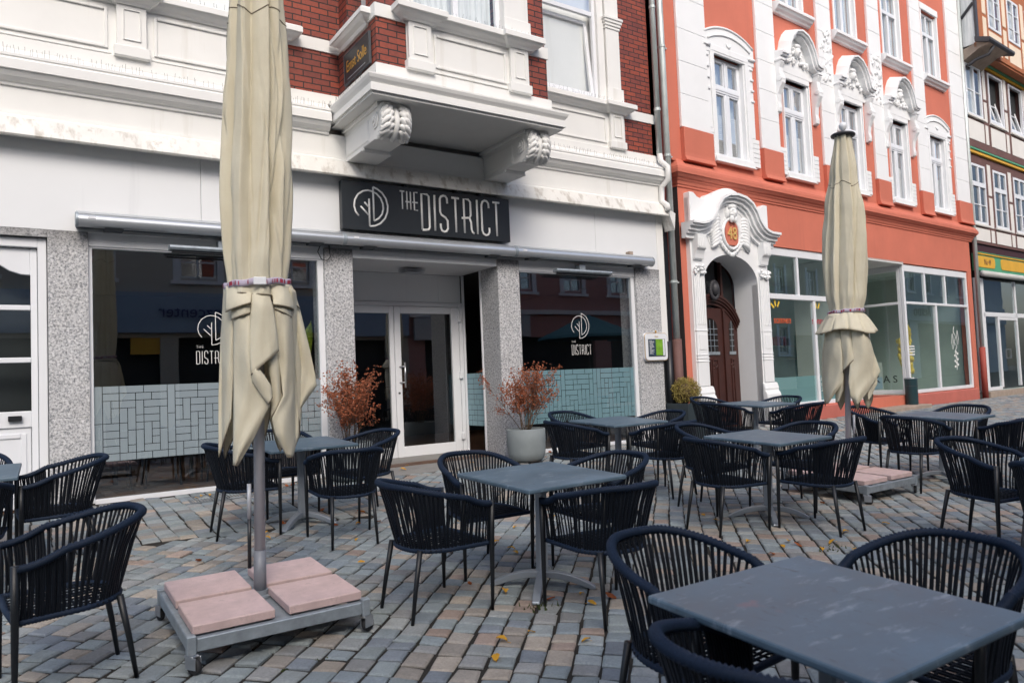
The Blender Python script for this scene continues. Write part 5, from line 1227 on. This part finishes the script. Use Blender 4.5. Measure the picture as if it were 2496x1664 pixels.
    for al, w, r0, r1, tip, side, s0, top_z in panels:
        rows = []; NS, NT = 20, 26
        for j in range(NT+1):
            t = j/NT; row = []
            for i in range(NS+1):
                s_ = -1+2*i/NS; k = abs(s_-s0)/(1+s0 if s_ < s0 else 1-s0+1e-6)
                zh = tip+(side-tip)*min(1,k)**1.12; zz = top_z-t*(top_z-zh)
                th = cam+rad(al)+rad(w)*(s_+.22*sin(2.6*t+al*.1)*t)*(1+.10*t)
                rr = r0+(r1-r0)*(t**.85)+.055*(1-s_*s_)*sin(PI*min(1,t*.9+.08))-.03*abs(s_)**3+.022*t*cos(4.2*s_+3.1*t+al)
                row.append((rr*cos(th), rr*sin(th), zz))
            rows.append(row)
        pm.grid(rows); hems.append([LT @ Vector(p) for p in rows[-1]])
    vx, vy = x/math.hypot(x,y), y/math.hypot(x,y); c0, ck, mpx, yb_ = pxmap
    for rows_, d_, R_, rp in sheets:
        out = []; NC = 18
        for k in range(len(rows_)-1):
            (a0, b0), (a1, b1) = rows_[k], rows_[k+1]
            for q in range(6 if k < len(rows_)-2 else 7):
                t = q/6; L0 = (a0[0]+(a1[0]-a0[0])*t, a0[1]+(a1[1]-a0[1])*t); L1_ = (b0[0]+(b1[0]-b0[0])*t, b0[1]+(b1[1]-b0[1])*t); row = []
                for i in range(NC+1):
                    w_ = i/NC; px = L0[0]+(L1_[0]-L0[0])*w_; py = L0[1]+(L1_[1]-L0[1])*w_
                    s_ = (px-c0-ck*(py-yb_))*mpx; z = band-(py-yb_)*mpx; wd = abs(L1_[0]-L0[0])*mpx
                    tp_ = min(1, max(0, (band-z)/.16)); tp_ = tp_*tp_*(3-2*tp_); dep = math.sqrt(max(0, R_*R_-min(s_*s_, R_*R_)))*(.80+.10*tp_)+d_*tp_+rp*min(1,wd/.08)*(sin(9*w_+2.2*(k+t)+d_*40)*.5+sin(4.1*w_-1.3*(k+t)))*min(1,(band-z)/.25)-.02*(2*w_-1)**2
                    row.append((s_*vy-dep*vx, -s_*vx-dep*vy, z))
                out.append(row)
        pm.grid(out); hems.append([LT @ Vector(p) for p in out[-1]])
    pe = pm.xf(LT).build('panel_ends', 'canvas', cp, smooth=True, solid=.003); 
    for hp in hems: MB().tube(hp, .0038, 5).build('hem', 'canvas_edge', pe, smooth=True)
    # strap with its red pattern and buckle
    def ringrow(z, o): return [((rad_at(band, 2*PI*i/NA)*1.0+o)*cos(2*PI*i/NA), (rad_at(band, 2*PI*i/NA)+o)*sin(2*PI*i/NA), z+.012*sin(2*PI*i/NA-cam)) for i in range(NA)]
    rb = max(rad_at(band, 2*PI*i/NA) for i in range(NA))
    def ring2(z, o): return [((rb*.55+rad_at(band,2*PI*i/NA)*.45+o)*cos(2*PI*i/NA), (rb*.55+rad_at(band,2*PI*i/NA)*.45+o)*sin(2*PI*i/NA), z+.014*sin(2*PI*i/NA-cam)+.004*sin(9*2*PI*i/NA)) for i in range(NA)]
    st = MB().grid([ring2(band-.019,.006), ring2(band-.013,.013), ring2(band+.013,.013), ring2(band+.019,.006)], True).xf(LT).build('strap', 'strap_lilac', cp, smooth=True)
    A = ring2(band-.011,.0145); B = ring2(band+.011,.0145); m = MB(); i = 0
    while i < NA-4:
        l = rn.choice((1,1,2,3)); 
        if rn.random() < .62:
            for q in range(l): m.quad(A[i+q], A[i+q+1], B[i+q+1], B[i+q])
        i += l+rn.choice((0,1,1))
    m.xf(LT).build('strap_pattern', 'strap_red', st)
    if who == 'near':
        p = Vector(((rb+.014)*cos(cam+.05), (rb+.014)*sin(cam+.05), band)); b_ = MB().box(-.035,.035,-.008,.008,-.022,.022).xf(Matrix.Translation(p) @ Matrix.Rotation(cam+PI/2,4,'Z')).xf(LT).build('buckle', 'white_plastic', st, bev=.004)
    if knob:
        cpp = MB().lathe([(.02,top-.06),(.122,top-.035),(.125,top-.022),(.115,top-.012),(.03,top+.012),(.02,top+.02)], n=32).xf(LT).build('top_cap', 'slate_dark', root, smooth=True)
        MB().lathe([(.012,top+.015),(.022,top+.03),(.040,top+.06),(.042,top+.085),(.03,top+.11),(.008,top+.12)], n=20).xf(LT).build('knob', 'white_plastic', cpp, smooth=True)
    else:
        MB().lathe([(.02,top-.06),(.142,top-.035),(.145,top-.022),(.03,top+.012)], n=32).xf(LT).build('top_cap', 'slate_dark', root, smooth=True)
    return root
SH1 = [
 ([[(105,150),(195,150)],[(86,500),(195,480)],[(80,1000),(190,830)],[(92,1475),(182,1172)]], -.045, .20, .008),
 ([[(185,330),(330,330)],[(190,700),(345,680)],[(196,950),(420,930)],[(200,1150),(462,1075)],[(203,1350),(352,1320)],[(205,1512),(240,1520)]], -.01, .21, .014),
 ([[(312,150),(422,150)],[(310,330),(472,330)],[(300,600),(505,540)],[(320,838),(518,652)]], .035, .20, .006),
 ([[(322,836),(362,772)],[(330,890),(420,850)],[(392,985),(468,930)],[(452,1062),(476,1012)]], .030, .20, .004),
 ([[(420,640),(520,640)],[(470,920),(545,975)],[(472,1168),(560,1012)]], -.012, .20, .006),
 ([[(470,250),(622,330)],[(500,600),(634,560)],[(540,860),(650,800)],[(556,1005),(672,1000)],[(478,1172),(686,1130)],[(502,1290),(690,1335)],[(596,1478),(645,1484)]], .012, .20, .012),
 ([[(590,150),(640,170)],[(610,400),(692,330)],[(632,680),(770,640)],[(655,800),(815,840)],[(670,915),(830,934)],[(684,1132),(704,1120)]], -.05, .22, .010),
 ([[(116,150),(313,150)],[(120,250),(311,250)],[(128,352),(306,292)]], .045, .20, .006),
 ([[(168,330),(306,300)],[(172,412),(306,366)]], .020, .20, .004),
 ([[(436,145),(612,125)],[(466,240),(630,240)],[(470,300),(634,322)]], .042, .20, .006),
 ([[(480,316),(616,336)],[(480,332),(612,386)]], .022, .20, .003),
 ([[(604,140),(622,140)],[(628,260),(684,302)]], -.03, .20, .004)]
SH2 = [
 ([[(300,215),(430,215)],[(262,400),(420,420)],[(238,700),(438,700)],[(232,950),(440,870)],[(240,1160),(442,1000)],[(262,1245),(285,1240)]], .0, .23, .012),
 ([[(425,900),(452,900)],[(360,1110),(447,1090)],[(362,1230),(398,1222)]], -.05, .21, .006),
 ([[(420,380),(550,380)],[(430,650),(555,640)],[(442,874),(553,745)]], .012, .22, .010),
 ([[(540,400),(700,400)],[(540,600),(765,640)],[(515,800),(832,872)],[(498,1000),(770,1000)],[(515,1150),(690,1110)],[(575,1252),(600,1235)]], .006, .25, .014),
 ([[(690,960),(800,900)],[(695,1090),(803,1012)],[(700,1200),(716,1195)]], -.08, .24, .006)]
make_parasol(1.145, 4.40, rad(1.0), 4.45, [(1.9,.195),(1.98,.192),(2.15,.205),(2.5,.212),(3.0,.202),(3.4,.186),(3.75,.166),(4.2,.12),(4.5,.09)], 1.975, (.20,1.74),
 [(112,24,.17,.22,.98,1.3,0,1.9),(150,26,.17,.22,.98,1.3,0,1.9),(-172,26,.17,.22,.95,1.3,0,1.9),(-135,24,.17,.22,.96,1.3,0,1.9)],
 'near', 'tall cream closed parasol tied with a patterned strap, pole nearest the camera', False, 5, .031, SH1, (356, .0272, .000741, 125))
make_parasol(7.29, 4.51, rad(2.6), 3.86, [(1.8,.182),(1.92,.182),(2.1,.210),(2.4,.226),(2.7,.220),(3.0,.197),(3.4,.148),(3.86,.09)], 1.915, (.290,1.705),
 [(118,26,.17,.24,.88,1.2,0,1.86),(160,26,.17,.24,.86,1.2,0,1.86),(-160,26,.17,.24,.86,1.2,0,1.86),(-122,24,.17,.24,.9,1.2,0,1.86)],
 'second', 'smaller looking closed cream parasol with round cap and white knob, farther back', True, 12, .029, SH2, (489, .0, .000923, 185))

# ------------------------------------------------------------------ planters and plants
def pot(x, y, label):
    prof = [(.10,.0),(.20,.012),(.245,.05),(.268,.13),(.275,.30),(.275,.455),(.270,.463),(.252,.463),(.248,.455),(.245,.40)]
    P_ = empty('planter', (x,y,gz(y)), 0, label, 'planter', 'round concrete planters by the entrance')
    MB().lathe(prof, n=48, cap=False).build('bowl', 'pot_concrete', P_, smooth=True)
    MB().lathe([(.246,.40),(.12,.42),(.01,.425)], n=24, cap=False).build('soil', 'soil', P_)
def shrub(x, y, h, spread, n, seed, label, lean=(0,0)):
    r = random.Random(seed); S_ = empty('shrub', (x,y,gz(y)), 0, label, 'shrub', 'rust leaved shrubs in the concrete planters')
    st = MB(); lf = MB()
    def leafq(p):
        s_ = r.uniform(.017,.034); a = Vector((r.gauss(0,1),r.gauss(0,1),r.gauss(0,.8))); a.normalize(); b_ = a.cross(Vector((r.gauss(0,1),r.gauss(0,1),r.gauss(0,1)))); b_.normalize(); c = a.cross(b_)*.25*s_
        lf.add([p, p+a*s_*.6+b_*s_*.45+c, p+a*s_*1.25, p+a*s_*.6-b_*s_*.45+c], [(0,1,2,3)])
    def twig(p, d, L_, rr, lev):
        pts = [p]; q = p.copy(); k = 5
        for i in range(k):
            d = d+Vector((r.gauss(0,.10),r.gauss(0,.10),r.gauss(.02,.07))); d.normalize(); q = q+d*L_/k; pts.append(q.copy())
            if lev < 2 and i >= 1:
                for _ in range(2 if lev == 0 else 1):
                    dd = d+Vector((r.gauss(0,.55),r.gauss(0,.55),r.gauss(.05,.3))); dd.normalize(); twig(q.copy(), dd, L_*r.uniform(.28,.5), rr*.5, lev+1)
            if lev >= 1 or i >= 3:
                hh = (q.z-.45)/(h-.45)
                for _ in range(r.choice((0,1,1,2) if hh > .25 else (0,0,0,1))): leafq(q+Vector((r.gauss(0,.018),r.gauss(0,.018),r.gauss(0,.018))))
        st.tube(pts, [rr*(1-.15*i) for i in range(len(pts))], 5)
    for i in range(n):
        a = r.uniform(0,2*PI); e = r.uniform(.1,1)*spread; d = Vector((cos(a)*e+lean[0], sin(a)*e+lean[1], 1)); d.normalize()
        twig(Vector((.05*cos(a),.05*sin(a),.41)), d, (h-.42)*r.uniform(.7,1.05), .006, 0)
    st.build('stem', 'bark', S_, smooth=True); lf.build('foliage', 'leaf_rust', S_)
pot(5.93, 8.52, 'round pale concrete planter right of the cafe door')
shrub(5.93, 8.52, 1.12, .50, 15, 7, 'rust leaved shrub in the planter before the right pillar', (-.03,-.05))
pot(3.40, 8.72, 'round concrete planter hidden behind the table left of the door')
shrub(3.40, 8.72, 1.14, .56, 17, 15, 'rust leaved shrub left of the door, before the middle pillar', (.02,-.05))
sp = empty('planter', (9.66,8.93,gz(8.93)), 0, 'tall square dark grey planter at the foot of the drainpipes', 'planter')
m = MB(); m.add([(-.27,-.27,0),(.27,-.27,0),(.27,.27,0),(-.27,.27,0),(-.335,-.335,.61),(.335,-.335,.61),(.335,.335,.61),(-.335,.335,.61)], [(0,1,5,4),(1,2,6,5),(2,3,7,6),(3,0,4,7),(0,3,2,1)])
m.v += []; m.build('tub', 'dark_planter', sp, solid=.02)
MB().frame(-.34,.34,-.34,.34,.03,-.61,-.575).xf(Matrix.Rotation(rad(-90),4,'X')).build('rim', 'dark_planter', sp); MB().box(-.31,.31,-.31,.31,.54,.56).build('soil', 'soil', sp)
BX = empty('box_ball', (9.66,8.93,gz(8.93)+.55), 0, 'clipped yellow green box ball in the square planter', 'shrub')
m = MB(); r = random.Random(23)
for k in range(4200):
    z = r.uniform(-.75,1); a = r.uniform(0,2*PI); q = math.sqrt(1-z*z); d = Vector((q*cos(a),q*sin(a),z)); R_ = .235*(1+.07*sin(5*a+3*z)+.05*sin(9*z+2*a))*r.uniform(.72,1.05)
    p = d*R_+Vector((0,0,.245)); s_ = r.uniform(.012,.022); t = d+Vector((r.gauss(0,.7),r.gauss(0,.7),r.gauss(0,.7))); t.normalize(); b_ = t.cross(Vector((r.gauss(0,1),r.gauss(0,1),r.gauss(0,1)))); b_.normalize()
    m.add([p, p+t*s_*.6+b_*s_*.5, p+t*s_*1.3, p+t*s_*.6-b_*s_*.5], [(0,1,2,3)])
m.build('foliage', 'leaf_box', BX); MB().blob((0,0,.23),(.17,.17,.17),a=12,b=8).build('stem', 'bark', BX)
# bin by the shop entrance
bn = empty('waste_bin', (18.25,9.50,.087), 0, 'slim dark teal round waste bin on the shop entrance step', 'bin')
MB().lathe([(.13,0),(.14,.015),(.145,.60),(.152,.61),(.152,.645),(.14,.65),(.135,.60),(.13,.4)], n=36, cap=False).build('body', 'bin_tea'+'l', bn, smooth=True)
MB().lathe([(.1525,.632),(.156,.642),(.1525,.650)], n=36, cap=False).build('rim', 'steel', bn, smooth=True); MB().lathe([(.1455,.45),(.1465,.455),(.1455,.46)], n=36, cap=False).build('rim', 'dark_metal', bn)

# ------------------------------------------------------------------ other side of the street, seen as reflections in the glass
YO = -8.0; ZO = gz(YO)
def opposite(x0, x1, eave, ridge, wall, label, wins, fascia=None, shop=(), arch=None):
    B = empty('opposite_house', ((x0+x1)/2, YO, ZO), 0, label, 'building'); cx = (x0+x1)/2
    def L(m, nm, mt, par=B, **k): m.v = [(x-cx, y-YO, z-ZO) for x, y, z in m.v]; return m.build(nm, mt, par, **k)
    m = MB(); m.wallh(x0, x1, ZO, eave, [(a,b_,c,d) for a,b_,c,d in wins]+list(shop), 0, -.2); m.v = [(x,YO+y,z) for x, y, z in m.v]; L(m, 'wall', wall)
    L(MB().box(x0,x1,YO-9,YO-.6,ZO,eave), 'back_part', 'interior_dark')
    L(MB().extr([(YO+.35,eave-.1),(YO-4.6,ridge),(YO-9.2,eave-.1)], 'x', x0, x1), 'roof', 'roof_tile')
    for a, b_, c, d in wins:
        w = MB().frame(a, b_, c, d, .07, YO-.16, YO-.10); w.box((a+b_)/2-.035,(a+b_)/2+.035,YO-.16,YO-.10,c,d); w.box(a,b_,YO-.155,YO-.105,c+(d-c)*.62,c+(d-c)*.62+.06)
        w.box(a-.22,a,YO-.05,YO+.06,c-.1,d+.2); w.box(b_,b_+.22,YO-.05,YO+.06,c-.1,d+.2); w.box(a-.3,b_+.3,YO-.05,YO+.12,c-.22,c-.1)
        o = L(w, 'window', 'white_stucco'); L(MB().box(a,b_,YO-.15,YO-.13,c,d), 'pane', 'glass_upper', o); L(MB().box(a,b_,YO-.45,YO-.43,c,d), 'room_dark', 'interior_dark', o)
    for a, b_, c, d in shop: L(MB().box(a,b_,YO-.5,YO-.45,c,d), 'shop_opening', 'interior_dark')
    if fascia: L(MB().box(x0+.02,x1-.02,YO,YO+.18,fascia[0],fascia[1]), 'shop_fascia', fascia[2])
    return B, L
B1, L1 = opposite(-14, 13.8, 9.8, 12.8, 'beige_render', 'beige house opposite with a blue shop fascia, mirrored in the left cafe window', [(a, a+1.18, z, z+.85 if z < 6 else z+1.5) for z in (4.95,7.4) for a in (-8.5,-5.2,-1.9,1.2,4.48,7.7,10.9)], (3.1,4.42,'fascia_blue'), [(-12,-4,-.3,2.95),(-3.4,3.85,-.3,2.95),(4.4,12.8,-.3,2.95)])
t = text_mb('Finanzcenter', .56, .02); t.xf(Matrix.Translation((5.2,YO+.25,3.60)) @ Matrix.Rotation(PI,4,'Z')); L1(t, 'lettering', 'letter_blue')
L1(MB().box(3.0,3.84,YO-.3,YO-.05,2.4,2.95), 'shop_band', 'yellow_paint')
B2, L2 = opposite(13.8, 32, 10, 13, 'pink_render', 'dusky pink house opposite, mirrored in the right cafe window', [(a, a+1.08, z, z+.85 if z < 6 else z+1.6) for z in (5.0,8.0) for a in (14.9,17.9,20.76,23.6,26.4,29.2)], (3.9,4.1,'white_shade'), [(14.6,22.5,-.3,2.9),(23.5,31,-.3,2.9)])
L2(MB().box(14.0,18.6,YO+.18,YO+.3,2.9,3.85), 'shop_sign', 'room_white'); L2(MB().box(15.2,16.7,YO+.31,YO+.36,3.0,3.75), 'poster', 'red_vinyl')
B3, L3 = opposite(32, 52, 13, 18, 'ochre_render', 'ochre house opposite with an arched gateway, mirrored in the red house windows', [(a, a+1.2, z, z+1.7) for z in (2.0,6.1) for a in (33.5,37,40.5,44.2)]+[(48.5,49.7,6.1,7.8)], None, [(46.2,50.2,-.5,3.2)])
B4, L4 = opposite(52, 92, 13.5, 17.5, 'blue_render', 'pale blue grey shop house opposite with a dark sign, mirrored far right', [(a, a+1.4, 7.2, 8.9) for a in (54,58,62,66.2,70,74,78,82)], (4.6,6.3,'blue_render'), [(54,66,-.5,4.4),(68,84,-.5,4.4)])
t = text_mb('Reimo', 1.5, .05); t.xf(Matrix.Translation((68.4,YO+.3,5.0)) @ Matrix.Rotation(PI,4,'Z')); L4(t, 'lettering', 'dark_metal')
for i, (x, y) in enumerate(((17.9,-3.0),(21.6,-3.2))):
    P_ = empty('open_parasol', (x,y,gz(y)), 0, ('open teal parasol across the street, the nearer of the mirrored pair','open teal parasol across the street, the farther of the mirrored pair')[i], 'parasol', 'open teal parasols across the street')
    MB().lathe([(1.95,2.92),(1.9,3.02),(.9,3.45),(.05,3.82)], n=8, cap=False).build('canopy', 'parasol_teal', P_); MB().tube([(0,0,0),(0,0,3.8)], .03, 8).build('pole', 'dark_metal', P_); MB().box(-.4,.4,-.4,.4,0,.12).build('base', 'pot_concrete', P_, bev=.01)

# ------------------------------------------------------------------ light, sky, camera
w = bpy.data.worlds.new('World'); sc.world = w; w.use_nodes = True; N = w.node_tree.nodes; L = w.node_tree.links
sky = N.new('ShaderNodeTexSky'); sky.sky_type = 'NISHITA'; sky.sun_disc = False
SUN_EL, SUN_AZ = 42.0, 198.0        # azimuth clockwise from +Y: the sun stands over the street, a little to the left
sky.sun_elevation = rad(SUN_EL); sky.sun_rotation = rad(SUN_AZ); sky.air_density = 1.0; sky.dust_density = 4.0; sky.ozone_density = 1.5; sky.altitude = 100
bg = N['Background']; L.new(sky.outputs[0], bg.inputs[0]); bg.inputs[1].default_value = .15
sun = bpy.data.lights.new('sun', 'SUN'); sun.energy = 0.85; sun.angle = rad(20); sun.color = (1,.955,.89)
so = bpy.data.objects.new('sun', sun); COL.objects.link(so)
d = Vector((sin(rad(SUN_AZ))*cos(rad(SUN_EL)), cos(rad(SUN_AZ))*cos(rad(SUN_EL)), sin(rad(SUN_EL)))); so.rotation_euler = d.to_track_quat('Z','Y').to_euler(); so.location = (0,-4,20)
cam = bpy.data.cameras.new('camera'); cam.sensor_width = 36; cam.lens = 36*1781/2496; cam.clip_end = 600; cam.clip_start = .05
cam.dof.use_dof = True; cam.dof.focus_distance = 7.0; cam.dof.aperture_fstop = 3.5
co = bpy.data.objects.new('camera', cam); COL.objects.link(co)
yaw, pit, rol = rad(34.055), rad(2.76), rad(-2.389)
fw = Vector((sin(yaw)*cos(pit), cos(yaw)*cos(pit), sin(pit))); rt = Vector((cos(yaw), -sin(yaw), 0)); upv = rt.cross(fw)
r2_ = rt*cos(rol)+upv*sin(rol); u2_ = upv*cos(rol)-rt*sin(rol)
co.matrix_world = Matrix(((r2_.x,u2_.x,-fw.x,0),(r2_.y,u2_.y,-fw.y,0),(r2_.z,u2_.z,-fw.z,1.176),(0,0,0,1)))
sc.camera = co
sc.render.engine = 'CYCLES'; sc.cycles.use_denoising = True; sc.cycles.max_bounces = 8; sc.cycles.transparent_max_bounces = 12; sc.cycles.caustics_reflective = False; sc.cycles.caustics_refractive = False
sc.view_settings.view_transform = 'Standard'; sc.view_settings.look = 'None'; sc.view_settings.gamma = 1; sc.view_settings.exposure = 0.56
